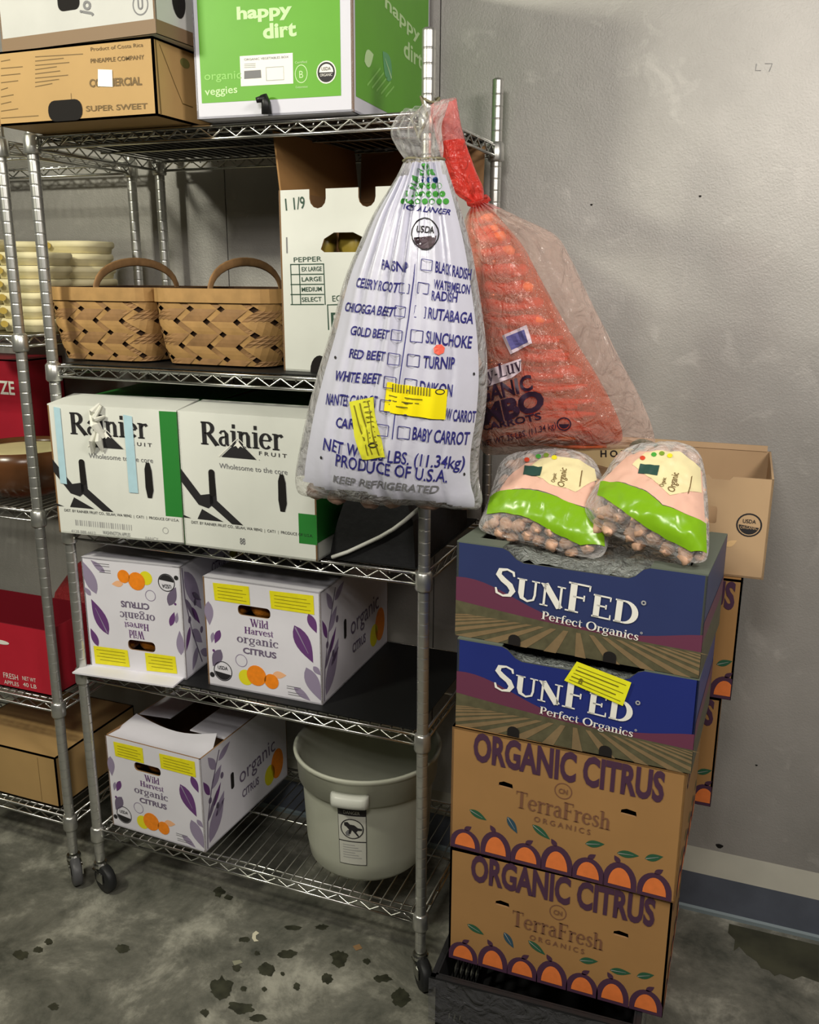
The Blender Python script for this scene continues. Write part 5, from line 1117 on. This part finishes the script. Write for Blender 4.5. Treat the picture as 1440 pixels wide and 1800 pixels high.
# --- two labelled bags lying on the top tray
def mini_bag(name, label, F, rows, green, pinkpoly, cream, txts, tile, inlabel, group, sd):
    bag = Bag(F, rows, 40, lambda q, t_, a, b: .004 * noise.noise(V((a * 45, b * 45, sd))) + .002 * noise.noise(V((a * 110, b * 90, sd))), .55)
    t = thing(name, label, 'bag', F.O)
    mb = MB(); bag.mesh(mb, lambda q, t_: CLEAR, lambda q, t_: CLEAR, 36); mb.build('clear_film', t, True)
    mb = MB(); LG = mat('lime_label', (122, 170, 28), .25); LP = mat('pink_label', (222, 178, 158), .4); LC = mat('cream_label', (226, 214, 166), .4)
    bag_poly(bag, mb, pinkpoly, LP, .0016, .008); bag_poly(bag, mb, cream, LC, .0024, .008); bag_poly(bag, mb, green, LG, .0024, .008)
    mb2 = mb
    for s, a, b, c, m in txts: bag_text(bag, mb, glyphs(s, .01), a, b, c, m, .0034)
    bag_poly(bag, mb, tile, mat('slate_green', (44, 74, 66), .4), .0034)
    for u, v, m in ((tile[3][0] + 4, tile[3][1] - 10, mat('red_dot', (206, 70, 44), .5)), (tile[3][0] + 24, tile[3][1] - 16, GINK), (tile[3][0] + 38, tile[3][1] - 18, mat('olive_green', (120, 150, 50), .5)), (tile[3][0] + 52, tile[3][1] - 14, YELP)):
        bag_poly(bag, mb, [(u + 5 * cos(i * .8), v + 4 * sin(i * .8)) for i in range(8)], m, .0034)
    mb.build('printed_label', t, True)
    rnd = random.Random(sd); got = []; RT = mat('tan_root_skin', (214, 172, 144), .55, 0, .28, 60)
    for k in range(2600):
        t_ = rnd.uniform(.10, .95); q = rnd.uniform(-.88, .88); r = bag.row(t_); R0 = rnd.uniform(.011, .0165); e_ = (1 - q * q) ** .55
        if min(1 + q, 1 - q) * (r[2] - r[0]) / 2 < R0: continue
        dmx, dmn = r[4] * e_ - R0 - .005, -r[5] * e_ + R0 + .001
        if dmx < dmn: continue
        a, b = bag.plane(q, t_); c = F.pt(a, b, rnd.choice((dmx, dmx, dmx - .012, dmn + (dmx - dmn) * rnd.random())))
        if all((c - g).length > (R0 + rg) * .84 for g, rg in got): got.append((c, R0))
        if len(got) > 90: break
    for k, (c, R0) in enumerate(got):
        mb = MB(); rot = Euler((rnd.uniform(0, 3), rnd.uniform(0, 3), 0)).to_matrix(); mb.lump(c, R0 * .9, R0 * .85, R0 * 1.15, RT, rot, 10, 7, .4, k); single(mb, 'small_root', inlabel, 'vegetable', c - V((0, 0, R0)), group, True)
    return bag
tl = rad(50)
ax = rad(-6); X_ = V((cos(ax), sin(ax), 0)); Y_ = V((-sin(ax) * sin(tl), cos(ax) * sin(tl), cos(tl)))
zt_ = S1.O.z + S1.h
N_ = X_.cross(Y_); FA = Fr(V((1.15, -.15, zt_ + .045)) - N_ * .016, X_, Y_); FBn = Fr(V((1.36, -.16, zt_ + .045)) + N_ * .022, X_, Y_)
mini_bag('labelled_bag', 'left clear bag of small roots with lime green band, lying on the top tray', FA,
  [(905, 796, 1000, 790, .006, .004), (880, 815, 1040, 806, .030, .018), (868, 850, 1060, 842, .045, .026), (858, 885, 1066, 890, .050, .030), (848, 908, 1070, 930, .048, .030), (842, 925, 1068, 960, .036, .026), (850, 934, 1060, 976, .018, .014), (870, 942, 1044, 982, .003, .003)],
  [(862, 875), (880, 864), (925, 862), (960, 868), (1000, 884), (1040, 900), (1062, 935), (1064, 962), (1020, 958), (975, 935), (930, 912), (880, 902), (856, 905)],
  [(878, 866), (890, 845), (925, 815), (985, 812), (1040, 828), (1052, 870), (1046, 900), (1000, 884), (960, 866), (925, 860)],
  [(925, 828), (950, 808), (1000, 806), (1046, 826), (1050, 846), (1012, 866), (966, 852)],
  [('Organic', (992, 858), (997, 826), (980, 856), BROWNINK), ('Organic', (976, 850), (979, 834), (969, 849), BROWNINK), ('I', (1019, 858), (1021, 856), (1023, 828), BROWNINK)],
  [(920, 836), (950, 838), (954, 822), (923, 820)], 'small tan root in the left labelled bag', 'small roots in the left labelled bag', 11)
mini_bag('labelled_bag', 'right clear bag of small roots with lime green band, lying on the top tray', FBn,
  [(1110, 784, 1195, 778, .006, .004), (1082, 806, 1228, 796, .032, .02), (1062, 838, 1240, 832, .048, .028), (1044, 862, 1245, 884, .050, .040), (1030, 888, 1247, 934, .052, .042), (1030, 908, 1246, 968, .044, .036), (1052, 926, 1240, 986, .022, .02), (1086, 944, 1222, 990, .003, .003)],
  [(1050, 872), (1056, 848), (1100, 852), (1140, 868), (1165, 890), (1205, 905), (1242, 922), (1243, 974), (1215, 968), (1168, 938), (1120, 914), (1085, 892)],
  [(1058, 848), (1080, 825), (1110, 800), (1200, 798), (1234, 830), (1240, 920), (1205, 904), (1165, 888), (1140, 866), (1100, 850)],
  [(1112, 818), (1135, 797), (1195, 795), (1232, 825), (1234, 868), (1178, 872), (1150, 846)],
  [('Organic', (1186, 868), (1194, 834), (1173, 864), BROWNINK), ('Organic', (1167, 858), (1172, 842), (1159, 856), BROWNINK), ('I', (1210, 870), (1212, 868), (1216, 838), BROWNINK)],
  [(1122, 834), (1156, 838), (1160, 820), (1126, 817)], 'small tan root in the right labelled bag', 'small roots in the right labelled bag', 23)
